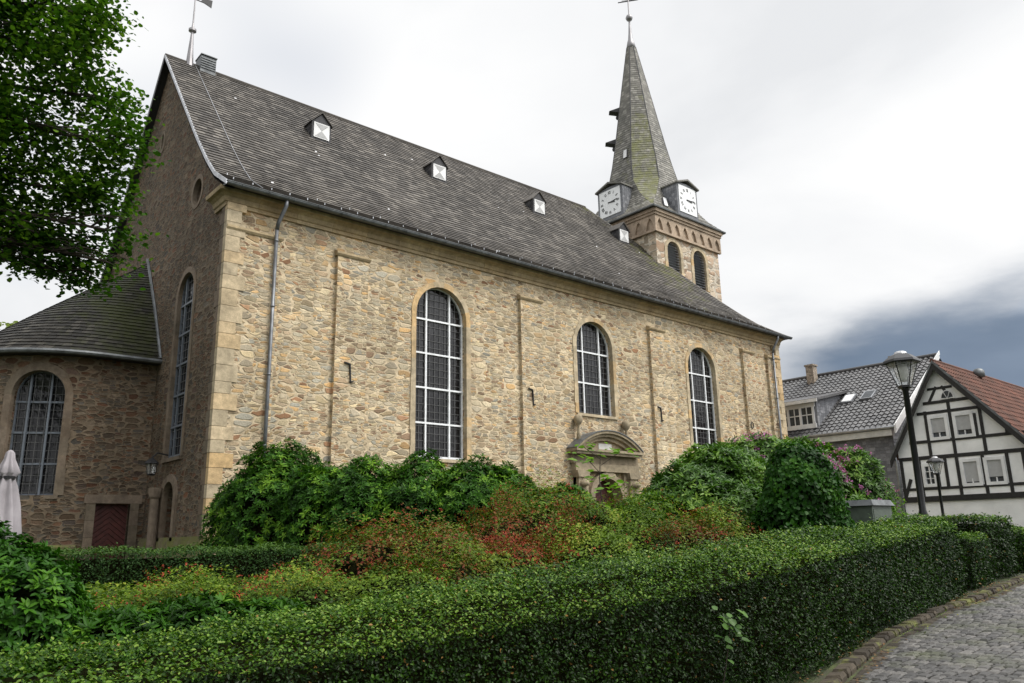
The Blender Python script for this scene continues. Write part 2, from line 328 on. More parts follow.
# ------------------------------------------------------------------ object helpers
class MB:
    """collects polygons; build() links them as ONE mesh object"""
    def __init__(s): s.v = []; s.f = []; s.t = []; s.mo = []; s.uv = []
    def poly(s, pts, tint=.5, uv=None, moss=0.0):
        k = len(s.v); s.v += [tuple(p) for p in pts]; s.f.append(tuple(range(k, k+len(pts)))); s.t += [tint]*len(pts); s.mo += [moss]*len(pts)
        s.uv += list(uv) if uv else [(p[0]+p[1], p[2]) for p in pts]
    def box(s, x0, x1, y0, y1, z0, z1, tint=.5, M=None, moss=0.0):
        c = [(x, y, z) for x in (x0, x1) for y in (y0, y1) for z in (z0, z1)]
        if M: c = [M(*q) for q in c]
        for q in ((0, 1, 3, 2), (4, 6, 7, 5), (0, 4, 5, 1), (2, 3, 7, 6), (0, 2, 6, 4), (1, 5, 7, 3)): s.poly([c[i] for i in q], tint, moss=moss)
    def hexa(s, a, b, tint=.5, moss=0.0):   # a, b: matching loops, capped
        n = len(a)
        s.poly(a[::-1], tint, moss=moss); s.poly(b, tint, moss=moss)
        for i in range(n):
            j = (i+1) % n; s.poly([a[i], a[j], b[j], b[i]], tint, moss=moss)
    def prism(s, pts, d0, d1, M, tint=.5):   # outline (u,z) pushed between two depths
        s.hexa([M(u, z, d0) for u, z in pts], [M(u, z, d1) for u, z in pts], tint)
    def bar(s, p, q, w, d0, d1, M, tint=.5):
        dx, dz = q[0]-p[0], q[1]-p[1]; L = math.hypot(dx, dz) or 1; nx, nz = -dz/L*w/2, dx/L*w/2
        s.prism([(p[0]+nx, p[1]+nz), (q[0]+nx, q[1]+nz), (q[0]-nx, q[1]-nz), (p[0]-nx, p[1]-nz)], d0, d1, M, tint)
    def tube(s, pts, r, n=8, tint=.5):
        pts = [Vector(p) for p in pts]; rr = r if hasattr(r, '__len__') else [r]*len(pts); rings = []
        for i, p in enumerate(pts):
            d = (pts[min(i+1, len(pts)-1)]-pts[max(i-1, 0)]).normalized()
            a = d.orthogonal().normalized() if i == 0 else (rings_a - rings_a.dot(d)*d).normalized()
            rings_a = a; b = d.cross(a)
            rings.append([tuple(p+(a*math.cos(2*PI*k/n)+b*math.sin(2*PI*k/n))*rr[i]) for k in range(n)])
        for i in range(len(rings)-1):
            for k in range(n): s.poly([rings[i][k], rings[i][(k+1) % n], rings[i+1][(k+1) % n], rings[i+1][k]], tint)
        s.poly(rings[0][::-1], tint); s.poly(rings[-1], tint)
    def lathe(s, prof, c, n=16, fn=None, tint=.5, rot=0):
        rings = [[(c[0]+r*(fn(a, z) if fn else 1)*math.cos(a), c[1]+r*(fn(a, z) if fn else 1)*math.sin(a), c[2]+z) for a in [rot+2*PI*k/n for k in range(n)]] for r, z in prof]
        for i in range(len(rings)-1):
            for k in range(n): s.poly([rings[i][k], rings[i][(k+1) % n], rings[i+1][(k+1) % n], rings[i+1][k]], tint)
        s.poly(rings[0][::-1], tint); s.poly(rings[-1], tint)
    def build(s, name, mat, parent=None, smooth=False):
        me = bpy.data.meshes.new(name)
        v = np.array(s.v, dtype=np.float64)
        off = Vector((0, 0, 0)); p = parent
        while p: off += p.location; p = p.parent
        if len(v): v = v - np.array(off)
        me.from_pydata(v.tolist(), [], s.f)
        a = me.attributes.new('tint', 'FLOAT', 'POINT'); a.data.foreach_set('value', np.array(s.t, dtype=np.float32))
        if any(s.mo): a = me.attributes.new('moss', 'FLOAT', 'POINT'); a.data.foreach_set('value', np.array(s.mo, dtype=np.float32))
        u = me.uv_layers.new(name='UVMap'); u.data.foreach_set('uv', np.array(s.uv, dtype=np.float32).ravel())
        me.materials.append(mat)
        if smooth: 
            import bmesh
            bm = bmesh.new(); bm.from_mesh(me); bmesh.ops.remove_doubles(bm, verts=bm.verts, dist=1e-4); bm.to_mesh(me); bm.free()
            me.shade_smooth()
        o = bpy.data.objects.new(name, me); C.objects.link(o)
        if parent: o.parent = parent
        return o
def tag(o, label=None, cat=None, group=None, kind=None):
    if label: o['label'] = label
    if cat: o['category'] = cat
    if group: o['group'] = group
    if kind: o['kind'] = kind
    return o
def thing(name, label, cat, loc=(0, 0, 0), group=None):
    o = bpy.data.objects.new(name, None); o.empty_display_size = .2; C.objects.link(o); o.location = loc
    return tag(o, label, cat, group)
def kids(o): return [c for c in bpy.data.objects if c.parent == o]
def copy_tree(o, loc=None, parent=None):
    ch = kids(o); c = o.copy(); C.objects.link(c)
    if loc is not None: c.location = loc
    c.parent = parent
    for k in ch: copy_tree(k, None, c)
    return c

# ------------------------------------------------------------------ ground
HF = [(-14, 4.6), (0.5, 4.35), (1.6, 4.55), (4, 4.7), (6.5, 4.82), (8.4, 4.96), (11.6, 5.84), (14.9, 6.35), (17.04, 6.45), (19.34, 6.75), (24, 7.3), (30, 8.0), (60, 9)]
hfx = np.array([p[0] for p in HF]); hfy = np.array([p[1] for p in HF])
def yh(x): return np.interp(x, hfx, hfy)
def street_z(x): return np.where(x > 7, .036*(np.minimum(x, 40)-7), .012*(np.maximum(x, -20)-7))
def ground_z(x, y):
    s = street_z(x); t = np.clip((y-yh(x)-.7)/4.2, 0, 1); t = t*t*(3-2*t)
    top = np.maximum(1.0, s+.05)
    return s + (top-s)*t
def gz(x, y): return float(ground_z(np.float64(x), np.float64(y)))
def grid_mesh(name, xs, ys, zf, mat):
    X, Y = np.meshgrid(xs, ys); Z = zf(X, Y); v = np.stack([X, Y, Z], -1).reshape(-1, 3); nx = len(xs)
    f = [(j*nx+i, j*nx+i+1, (j+1)*nx+i+1, (j+1)*nx+i) for j in range(len(ys)-1) for i in range(nx-1)]
    me = bpy.data.meshes.new(name); me.from_pydata(v.tolist(), [], f); me.materials.append(mat); me.shade_smooth()
    o = bpy.data.objects.new(name, me); C.objects.link(o); return tag(o, kind='structure')
xs = np.unique(np.concatenate([np.linspace(-700, -20, 12), np.linspace(-20, 60, 161), np.linspace(60, 900, 14)]))
ys = np.unique(np.concatenate([np.linspace(-700, -10, 12), np.linspace(-10, 26, 145), np.linspace(26, 900, 16)]))
grid_mesh('ground', xs, ys, lambda X, Y: ground_z(X, Y)-.03, MAT['soil'])
# street bed (joints) and its cobbles
def street_bed():
    m = MB(); xs = np.linspace(-12, 60, 145)
    for a, b in zip(xs[:-1], xs[1:]):
        for k0, k1 in ((-9, -4), (-4, 0), (0, 1)):
            def pt(x, k): 
                y = (yh(x)-.12) if k == 1 else (yh(x)-.6 if k == 0 else yh(x)+k)
                return (x, y, float(street_z(x))-.012+ (.03 if k == 1 else 0))
            m.poly([pt(a, k0), pt(b, k0), pt(b, k1), pt(a, k1)])
    return tag(m.build('street', MAT['joint']), kind='structure')
street = street_bed()
def block(m, c, ux, uy, lx, ly, h, tint, tilt=(0, 0)):
    """one set stone: chamfered block lying at c"""
    ux = np.array(ux); uy = np.array(uy)
    def q(a, b, z): 
        p = c[:2]+ux*a+uy*b; return (p[0], p[1], c[2]+z+a*tilt[0]+b*tilt[1])
    e = .74
    jit = [(random.uniform(.88, 1), random.uniform(.88, 1)) for _ in range(4)]
    sg = [(-1, -1), (1, -1), (1, 1), (-1, 1)]
    lo = [q(s[0]*lx/2*j[0], s[1]*ly/2*j[1], -.05) for s, j in zip(sg, jit)]
    md = [q(s[0]*lx/2*j[0], s[1]*ly/2*j[1], h*.45) for s, j in zip(sg, jit)]
    hi = [q(s[0]*lx/2*j[0]*e, s[1]*ly/2*j[1]*e, h) for s, j in zip(sg, jit)]
    m.poly(hi, tint)
    for i in range(4):
        j = (i+1) % 4; m.poly([lo[i], lo[j], md[j], md[i]], tint); m.poly([md[i], md[j], hi[j], hi[i]], tint)
def cobbles():
    m = MB(); x = 6.2; 
    while x < 36:
        w = .20 if x < 18 else .24
        y1 = float(yh(x))-.62; y = y1 + random.uniform(-.1, 0); y0 = max(-1.5, .18*x-2.4)
        wob = .012
        while y > y0:
            l = w*random.uniform(.56, .74)
            xx = x + .05*math.sin(y*2.1+x*.7)
            block(m, np.array([xx+random.uniform(-wob, wob), y, float(street_z(xx))]), (1, random.uniform(-.06, .06)), (random.uniform(-.06, .06), 1), w*.92, l*.86, .03+random.uniform(-.008, .010), random.random(), (random.uniform(-.05, .05)+.036, random.uniform(-.05, .05)))
            y -= l
        x += w
    return tag(m.build('cobblestone_paving', MAT['cobble']), kind='structure')
cobbles()
def kerb():
    m = MB(); x = 5.0
    while x < 30:
        w = random.uniform(.16, .34); y = float(yh(x))-.33; sl = (float(yh(x+.1))-float(yh(x-.1)))/.2; L = math.hypot(1, sl); ux = (1/L, sl/L); uy = (-sl/L, 1/L)
        block(m, np.array([x, y, float(street_z(x))+.0]), ux, uy, w*.95, .2, .075+random.uniform(-.012, .015), random.uniform(.3, 1), (.036, random.uniform(-.15, .05)))
        block(m, np.array([x, y-.24, float(street_z(x))]), ux, uy, w*.95, .17, .02+random.uniform(-.008, .01), random.random(), (.036, .08))
        x += w/L
    return tag(m.build('kerb', MAT['kerbstone']), kind='structure')
kerb()

# ------------------------------------------------------------------ walls with openings
def arch_opening(u0, u1, zlo, zspring, rise=None, n=14):
    c = (u0+u1)/2; r = (u1-u0)/2; rise = rise or r
    us = [c-r*math.cos(PI*k/n) for k in range(n+1)]
    top = lambda u: zspring + rise*math.sqrt(max(0, 1-((u-c)/r)**2))
    return dict(u=us, lo=lambda u: zlo, hi=top, path=[(u0, zlo)]+[(u, top(u)) for u in us]+[(u1, zlo)], box=(u0, u1, zlo), closed=False)
def oval_opening(c, z, ru, rz, n=12):
    us = [c-ru*math.cos(PI*k/n) for k in range(n+1)]
    g = lambda u: rz*math.sqrt(max(0, 1-((u-c)/ru)**2))
    path = [(c+ru*math.cos(a), z+rz*math.sin(a)) for a in [2*PI*k/24 for k in range(24)]]
    return dict(u=us, lo=lambda u: z-g(u), hi=lambda u: z+g(u), path=path, box=(c-ru, c+ru, z-rz), closed=True)
def rect_opening(u0, u1, z0, z1):
    return dict(u=[u0, u1], lo=lambda u: z0, hi=lambda u: z1, path=[(u0, z0), (u0, z1), (u1, z1), (u1, z0)], box=(u0, u1, z0), closed=False)
def wall(m, M, u0, u1, z0, ztop, ops, depth=.35, d=0.0, extra=(), uvo=0.0):
    zt = ztop if callable(ztop) else (lambda u: ztop)
    us = sorted(set([round(u0, 5), round(u1, 5)]+[round(x, 5) for o in ops for x in o['u'] if u0 <= x <= u1]+[round(x, 5) for x in extra if u0 < x < u1]))
    P = lambda u, z, dd=d: M(u, z, dd)
    def quad(a, b, za, zb, zc, zd): m.poly([P(a, za), P(b, zb), P(b, zc), P(a, zd)], .5, [(a+uvo, za), (b+uvo, zb), (b+uvo, zc), (a+uvo, zd)])
    for a, b in zip(us[:-1], us[1:]):
        mid = (a+b)/2; act = sorted([o for o in ops if o['u'][0] < mid < o['u'][-1]], key=lambda o: o['lo'](mid))
        ca = cb = z0
        for o in act:
            quad(a, b, ca, cb, o['lo'](b), o['lo'](a)); ca, cb = o['hi'](a), o['hi'](b)
        quad(a, b, ca, cb, zt(b), zt(a))
    for o in ops:
        p = o['path']; n = len(p)
        for i in range(n if o['closed'] else n):
            a, b = p[i], p[(i+1) % n]
            m.poly([P(*a), P(*b), P(*b, d+depth), P(*a, d+depth)], .5, [(a[0]+uvo+a[1], a[1]), (b[0]+uvo+b[1], b[1]), (b[0]+b[1]+uvo+depth, b[1]), (a[0]+uvo+a[1]+depth, a[1])])
def ring_blocks(m, M, path, closed, w, d0, d1, block_len=.35, gap=.012, tints=None):
    """dressed stones round an opening; each one its own block"""
    pts = list(path)+([path[0]] if closed else [])
    cx = sum(p[0] for p in path)/len(path); cz = sum(p[1] for p in path)/len(path)
    # resample into blocks
    seg = []; acc = [pts[0]]; L = 0; tgt = block_len*random.uniform(.7, 1.2)
    dense = []
    for a, b in zip(pts[:-1], pts[1:]):
        dd = math.dist(a, b); n = max(1, int(dd/.06))
        for k in range(n): dense.append((a[0]+(b[0]-a[0])*k/n, a[1]+(b[1]-a[1])*k/n))
    dense.append(pts[-1])
    def nrm(i):
        a = dense[max(i-1, 0)]; b = dense[min(i+1, len(dense)-1)]; dx, dz = b[0]-a[0], b[1]-a[1]; l = math.hypot(dx, dz) or 1
        n = (-dz/l, dx/l); 
        if n[0]*(dense[i][0]-cx)+n[1]*(dense[i][1]-cz) < 0: n = (-n[0], -n[1])
        return n
    i = 0
    while i < len(dense)-1:
        j = i; l = 0; tgt = block_len*random.uniform(.7, 1.25)
        while j < len(dense)-1 and l < tgt: l += math.dist(dense[j], dense[j+1]); j += 1
        ins = [(dense[k][0]-nrm(k)[0]*.008, dense[k][1]-nrm(k)[1]*.008) for k in range(i, j+1)]; ww = w*random.uniform(.9, 1.12)
        outs = [(dense[k][0]+nrm(k)[0]*ww, dense[k][1]+nrm(k)[1]*ww) for k in range(i, j+1)]
        t = random.random(); g = gap/max(l, .05)
        for k in range(len(ins)-1):
            m.prism([ins[k], ins[k+1], outs[k+1], outs[k]], d0, d1, M, t)
        i = j

def lattice_window(parent, M, o, name='window', frame_mat='whiteframe', cols=(.27, .73), rows=5, wires=True, surround=('sandstone', .17, .03), depth=.26, sill=True, bw=.055, wire_pitch=.2, label=None):
    """surround of dressed stone > frame bars, glass, wire grid"""
    u0, u1, zlo = o['box']; hi = o['hi']; zt = max(p[1] for p in o['path'])
    m = MB(); ring_blocks(m, M, o['path'], o['closed'], surround[1], -surround[2], .12, .42)
    if sill: m.prism([(u0-.1, zlo-.1), (u1+.1, zlo-.1), (u1+.1, zlo), (u0-.1, zlo)], -.07, .2, M, .3)
    w = m.build(name, MAT[surround[0]], parent)
    if label: w['label'] = label
    g = MB(); g.poly([M(u, z, depth) for u, z in o['path']]); g.build('glass', MAT['glass'], w)
    f = MB(); p = o['path']; n = len(p)
    cx = (u0+u1)/2; czz = sum(q[1] for q in p)/n
    for i in range(n):
        a, b = p[i], p[(i+1) % n]
        s = lambda q: (q[0]+(cx-q[0])*.05, q[1]+(czz-q[1])*.02)
        f.prism([a, b, s(b), s(a)], depth-.06, depth+.01, M)
    if not o['closed'] or cols:
        for c in cols:
            u = u0+(u1-u0)*c; f.prism([(u-bw/2, zlo), (u+bw/2, zlo), (u+bw/2, hi(u)), (u-bw/2, hi(u))], depth-.07, depth, M)
        for k in range(1, rows):
            z = zlo+(zt-zlo)*k/rows
            ua, ub = u0, u1
            while hi(ua+1e-4) < z: ua += .02
            while hi(ub-1e-4) < z: ub -= .02
            f.prism([(ua, z-bw/2), (ub, z-bw/2), (ub, z+bw/2), (ua, z+bw/2)], depth-.072, depth+.002, M)
    f.build('frame', MAT[frame_mat], w)
    if wires:
        x = MB(); u = u0+wire_pitch/2; r = .0065
        while u < u1:
            x.prism([(u-r, zlo), (u+r, zlo), (u+r, hi(u)), (u-r, hi(u))], depth-.03, depth-.022, M); u += wire_pitch
        z = zlo+wire_pitch/2
        while z < zt-.03:
            ua, ub = u0, u1
            while hi(ua+1e-4) < z: ua += .02
            while hi(ub-1e-4) < z: ub -= .02
            x.prism([(ua, z-r), (ub, z-r), (ub, z+r), (ua, z+r)], depth-.04, depth-.032, M); z += wire_pitch*1.15
        x.build('wire_grid', MAT['wire'], w)
    return w

# ------------------------------------------------------------------ slates
def slates(m, surf, rows, w, thick=.018, lift=.03, skew=.0, moss=None, tmin=0, tmax=1, jit=.006, samples=12):
    """real overlapping slates: surf(s,t)->point, s up the slope, t across"""
    for r in range(rows):
        s0 = r/rows; s1 = min(1, (r+1.35)/rows)
        ts = [tmin+(tmax-tmin)*k/samples for k in range(samples+1)]; pl = [Vector(surf(s0, t)) for t in ts]
        cum = [0]
        for a, b in zip(pl[:-1], pl[1:]): cum.append(cum[-1]+(b-a).length)
        L = cum[-1]
        if L < w*.3: continue
        x = -w*random.random(); edges = [0.0]
        while True:
            x += w*random.uniform(.7, 1.3)
            if x >= L: break
            if x > 0: edges.append(x)
        edges.append(L); tt = np.interp(edges, cum, ts)
        for a, b in zip(tt[:-1], tt[1:]):
            P0, P1, P2, P3 = Vector(surf(s0, a)), Vector(surf(s0, b)), Vector(surf(s1, b)), Vector(surf(s1, a))
            n = (P1-P0).cross(P3-P0)
            if n.length < 1e-9: n = (P1-P0).cross(P2-P0)
            if n.length < 1e-9: continue
            n.normalize()
            if n.z < 0: n = -n
            up = (P3-P0)/max(1e-6, (P3-P0).length)
            j = random.uniform(-jit, jit); e0 = lift+random.uniform(0, jit*1.6); e1 = lift+random.uniform(0, jit)
            d = random.uniform(-.012, .012)+skew
            A = P0+n*e0-up*(d); B = P1+n*e1+up*d; Cc = P2+n*.002; D = P3+n*.002
            t = random.random()**1.3; mo = moss(P0) if moss else 0
            m.poly([A, B, Cc, D], t, moss=mo); m.poly([A-n*thick, B-n*thick, B, A], t*.5, moss=mo)

# ================================================================== CHURCH
WX0, WX1, WY = 7.24, 34.7, 20.0      # long wall
EAVE_Y, EAVE_Z = 19.5, 11.06
NY = 32.6; RY, RZ = 26.45, 18.5
church = thing('church', 'long rubble stone church with slate roof, apse and leaning spire behind the shrubs', 'church', (20.5, 26, 1.0))
MS = lambda u, z, d: (u, WY+d, z)
MG = lambda u, z, d: (WX0+d, u, z)
prof = [(0, 0), (.14, .62/7.44), (.25, 1.35/7.44), (.40, 2.5/7.44), (1, 1)]     # bell-cast slope
pa = np.array([p[0] for p in prof]); pb = np.array([p[1] for p in prof])
def rz_s(y):   # roof height over y
    q = (y-EAVE_Y)/(RY-EAVE_Y) if y <= RY else (NY+.4-y)/(NY+.4-RY)
    return EAVE_Z + (RZ-EAVE_Z)*float(np.interp(q, pa, pb))
w1 = arch_opening(13.42, 15.42, 4.08, 8.66); w2 = arch_opening(20.6, 22.6, 6.07, 8.7); w3 = arch_opening(27.4, 29.4, 4.9, 8.66)
dS = arch_opening(21.05, 22.55, 1.0, 2.98)
gw = arch_opening(22.08, 23.40, 4.0, 8.75); oc = oval_opening(22.5, 11.9, .38, .42); oc2 = oval_opening(26.55, 15.25, .13, .3)
gd = arch_opening(22.25, 23.15, 1.0, 2.9)
m = MB(); wall(m, MS, WX0, WX1, .6, 10.75, [w1, w2, w3, dS], .34)
# hidden north and west walls
m.poly([(WX0, NY, .6), (WX1, NY, .6), (WX1, NY, 10.9), (WX0, NY, 10.9)]); m.poly([(WX1, WY, .6), (WX1, NY, .6), (WX1, NY, 10.9), (WX1, WY, 10.9)])
m.build('long_wall', MAT['rubble'], church)
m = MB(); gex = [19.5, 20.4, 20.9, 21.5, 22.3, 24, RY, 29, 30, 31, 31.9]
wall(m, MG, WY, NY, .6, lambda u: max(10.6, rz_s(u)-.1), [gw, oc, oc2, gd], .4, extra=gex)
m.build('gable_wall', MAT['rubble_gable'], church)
# quoins
g2 = MB(); m = MB(); z = .9; k = 0
while z < 10.6:
    h = random.uniform(.30, .46); a, b = (.52, .22) if k % 2 else (.38, .34); a *= random.uniform(.85, 1.1); b *= random.uniform(.85, 1.1)
    z1 = min(z+h, 10.66); t = random.random(); o = random.uniform(0, .008)
    m.box(WX0-.03-o, WX0+a, WY-.155-o, WY+.02, z+.006, z1-.006, t)
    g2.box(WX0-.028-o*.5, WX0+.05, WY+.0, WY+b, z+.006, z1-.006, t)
    z = z1; k += 1
m.build('quoins', MAT['sandstone'], church); g2.build('quoins', MAT['jamb_dark'], church)  # gable faces: browner stone whose dark colour also carries the shade
# flat buttress strips
def strip(u0, u1, top, name='buttress'):
    m = MB(); d = -.13
    m.poly([MS(u0, .6, d), MS(u1, .6, d), MS(u1, top, d), MS(u0, top, d)], .5, [(u0+.7, .6), (u1+.7, .6), (u1+.7, top), (u0+.7, top)])
    for u in (u0, u1): m.poly([MS(u, .6, 0), MS(u, .6, d), MS(u, top, d), MS(u, top, 0)], .5, [(u, .6), (u+.13, .6), (u+.13, top), (u, top)])
    b = m.build(name, MAT['rubble'], church)
    c = MB(); pr = [(0.0, top-.06), (-.16, top-.06), (-.2, top), (-.2, top+.06), (0, top+.14)]
    c.hexa([(u0-.06, WY+a, z) for a, z in pr], [(u1+.05, WY+a, z) for a, z in pr], .5); c.build('coping', MAT['cornice'], b)
    return b
for a, b_ in ((WX0+.04, 8.76), (10.57, 11.6), (17.76, 18.76), (24.83, 25.75), (31.54, 32.45), (33.65, WX1-.02)): strip(a, b_, 9.93)
m = MB()
z = .9; k = 0
while z < 10.6:
    h = random.uniform(.28, .42); z1 = min(10.6, z+h); m.box(WX1-(.5 if k % 2 else .3), WX1+.03, WY-.16, WY+.3, z+.006, z1-.006, random.random()); z = z1; k += 1
m.build('quoins', MAT['sandstone'], church)
# cornice and its short return on the gable
cp = [(.02, 10.58), (-.06, 10.58), (-.06, 10.68), (-.10, 10.70), (-.14, 10.82), (-.22, 10.88), (-.32, 10.90), (-.34, 11.0), (.02, 11.0)]
m = MB(); x = WX0-.3
while x < WX1+.3:
    x2 = min(x+1.15, WX1+.3); t = random.random(); m.hexa([((x+.004) if x > WX0 else WX0+a, WY+a, z) for a, z in cp], [(x2-.004, WY+a, z) for a, z in cp], t); x = x2
m.hexa([(WX0+a, WY+a+.002, z) for a, z in cp], [(WX0+a, WY+.75, z) for a, z in cp], .4)
m.build('cornice', MAT['cornice'], church)
m = MB(); m.box(WX0-.1, WX0+.02, WY-.12, 24.9, .6, 1.75, .5); m.box(WX0-.06, WX0+.02, WY-.1, 24.9, 1.75, 1.85, .4)
m.build('plinth', MAT['mossy'], church)

# roof: south slope with hip to the west, west hip, north slope
VX = WX0-.24; EX = WX1+.6
def south(s, t):
    y = EAVE_Y+s*(RY-EAVE_Y); z = rz_s(y); x1 = EX-(y-EAVE_Y)
    return (VX+(x1-VX)*t, y, z+.012*math.sin(t*37)+.015*math.sin(t*11+s*5)*(1-abs(2*s-1)))
def west(s, t):
    y0 = EAVE_Y+s*(RY-EAVE_Y); y1 = NY+.4-s*(NY+.4-RY); return (EX-s*(RY-EAVE_Y), y0+(y1-y0)*t, rz_s(y0))
def north(s, t):
    y = NY+.4-s*(NY+.4-RY); return (VX+(EX-s*(RY-EAVE_Y)-VX)*t, y, rz_s(y))
def roofmoss(P):
    a = max(0, 1-abs(P[0]-29.5)/4.5)*.42 + max(0, 1-(RZ-P[2])/1.2)*.22*(P[0] > 16)
    b = .35*max(0, 1-math.hypot(P[0]-31.8, P[2]-14.8)/3.0)
    return min(.6, a+b)
m = MB(); slates(m, south, 52, .24, .03, .036, moss=roofmoss, samples=60); slates(m, west, 40, .3, moss=roofmoss); slates(m, north, 30, .45)
for k in range(60):
    for fn in (south, west, north):
        s0, s1 = k/60, (k+1)/60
        m.poly([fn(s0, 0), fn(s0, 1), fn(s1, 1), fn(s1, 0)], .3)
# rake edge thickness
roof = m.build('roof', MAT['slate'], church)
m = MB()
for a, b in zip(np.linspace(EAVE_Y, RY, 30)[:-1], np.linspace(EAVE_Y, RY, 30)[1:]):
    m.hexa([(VX-.02, a, rz_s(a)-.08), (VX-.02, a, rz_s(a)+.05), (VX+.03, a, rz_s(a)+.05), (VX+.03, a, rz_s(a)-.08)], [(VX-.02, b, rz_s(b)-.08), (VX-.02, b, rz_s(b)+.05), (VX+.03, b, rz_s(b)+.05), (VX+.03, b, rz_s(b)-.08)])
m.build('verge_board', MAT['zinc'], roof)
m = MB()
for lo, hi_ in ((EAVE_Y, RY), (RY, NY+.4)):
    g = np.linspace(lo, hi_, 30)
    for a, b in zip(g[:-1], g[1:]): m.poly([(VX, a, rz_s(a)-.17), (VX, b, rz_s(b)-.17), (WX0+.01, b, rz_s(b)-.17), (WX0+.01, a, rz_s(a)-.17)])
g = np.linspace(RY, NY+.4, 30)
for a, b in zip(g[:-1], g[1:]):
    m.hexa([(VX-.02, a, rz_s(a)-.22), (VX-.02, a, rz_s(a)+.05), (VX+.03, a, rz_s(a)+.05), (VX+.03, a, rz_s(a)-.22)], [(VX-.02, b, rz_s(b)-.22), (VX-.02, b, rz_s(b)+.05), (VX+.03, b, rz_s(b)+.05), (VX+.03, b, rz_s(b)-.22)])
m.box(VX, EX, EAVE_Y+.02, WY, 10.985, 11.04)
m.build('soffit', MAT['black'], roof)
m = MB(); m.tube([(VX, RY, RZ+.02), (EX-(RY-EAVE_Y), RY, RZ+.02)], .07, 6); m.tube([south(s, 1) for s in np.linspace(1, 0, 14)], .05, 6)
m.build('ridge_cap', MAT['slate'], roof)
def hooks(name, mat, pts, dims):
    first = None
    for p in pts:
        if first is None:
            m = MB(); m.box(0, dims[0], 0, dims[1], 0, dims[2]); m.v = [(v[0]+church.location.x, v[1]+church.location.y, v[2]+church.location.z) for v in m.v]; o = first = m.build(name, mat, roof)
        else: o = first.copy(); C.objects.link(o)
        o.parent = roof; o.location = Vector(p)-church.location
hooks('snow_hook', MAT['zinc'], [(x, yy, rz_s(yy)+.05) for x in np.arange(VX+.3, EX-.6, .55) for yy in (19.85, 20.35) if yy < 20 or int(x*3) % 3 == 0], (.02, .02, .06))
hooks('slate_hook', MAT['silver'], [tuple(Vector(south(random.uniform(.12, .95), random.random()))+Vector((0, 0, .02))) for k in range(22)], (.07, .05, .04))
m = MB(); m.tube([(8.05, y, rz_s(y)+.07) for y in np.linspace(RY, EAVE_Y+.1, 16)], .012, 5); m.build('lightning_cable', MAT['zinc'], roof)
# gutter
m = MB(); n = 8
for i in range(n):
    a0, a1 = PI+PI*i/n, PI+PI*(i+1)/n
    for rr in (.085, .078):
        m.poly([(VX-.02, EAVE_Y-.04+rr*math.cos(a0), 11.03+rr*math.sin(a0)), (EX+.02, EAVE_Y-.04+rr*math.cos(a0), 11.03+rr*math.sin(a0)), (EX+.02, EAVE_Y-.04+rr*math.cos(a1), 11.03+rr*math.sin(a1)), (VX-.02, EAVE_Y-.04+rr*math.cos(a1), 11.03+rr*math.sin(a1))])
m.tube([(VX-.02, EAVE_Y-.125, 11.04), (EX+.02, EAVE_Y-.125, 11.04)], .014, 6)
x = VX+.4
while x < EX: m.tube([(x, EAVE_Y-.04+.09*math.cos(a), 11.03+.09*math.sin(a)) for a in np.linspace(PI, 2*PI, 7)], .012, 5); x += .75
m.build('gutter', MAT['zinc_dark'], church)
def downpipe(x, z0=1.0):
    m = MB(); m.tube([(x+.12, EAVE_Y-.02, 10.98), (x+.11, EAVE_Y+.0, 10.8), (x+.01, WY-.27, 10.35), (x, WY-.22, 10.15)], .056, 10); m.tube([(x, WY-.22, 10.2), (x, WY-.22, z0)], .05, 10)
    for z in np.arange(2.2, 10, 1.9): m.tube([(x, WY-.22, z), (x, WY-.22, z+.05)], .062, 10)
    return m.build('downpipe', MAT['zinc_mid'], church, True)
MAT['zinc_mid'] = plain('dull_zinc', (.20, .21, .225), .45, .55, .35, 3)
downpipe(8.6); downpipe(34.02)

lattice_window(church, MS, w1, rows=5, bw=.056); lattice_window(church, MS, w2, rows=3, bw=.056); lattice_window(church, MS, w3, rows=4, bw=.056)
lattice_window(church, MG, gw, frame_mat='greyframe', surround=('jamb_dark', .17, .02), rows=6, depth=.16)
for o in (oc, oc2):
    lattice_window(church, MG, o, name='round_window', cols=(), surround=('jamb_dark', .12, .02), wires=False, sill=False, depth=.3)
# wall anchors
def anchor(u, z, k=0):
    m = MB(); M = lambda a, b, d: MS(a, b, d-.13)
    m.bar((u, z), (u+.03, z-.55), .032, -.05, -.005, M); m.bar((u-.18, z+.02), (u+.02, z-.02), .034, -.052, -.004, M); m.bar((u+.02, z-.55), (u+.12, z-.51), .034, -.05, -.005, M)
    m.build('wall_anchor', MAT['iron'], church)
anchor(11.06, 6.65); anchor(18.2, 6.66); anchor(25.2, 6.66)
m = MB(); m.tube([MS(31.75+.1*math.cos(a), 6.45+.14*math.sin(a), -.16) for a in np.linspace(0, 2*PI, 13)], .02, 6); m.build('wall_anchor', MAT['iron'], church)

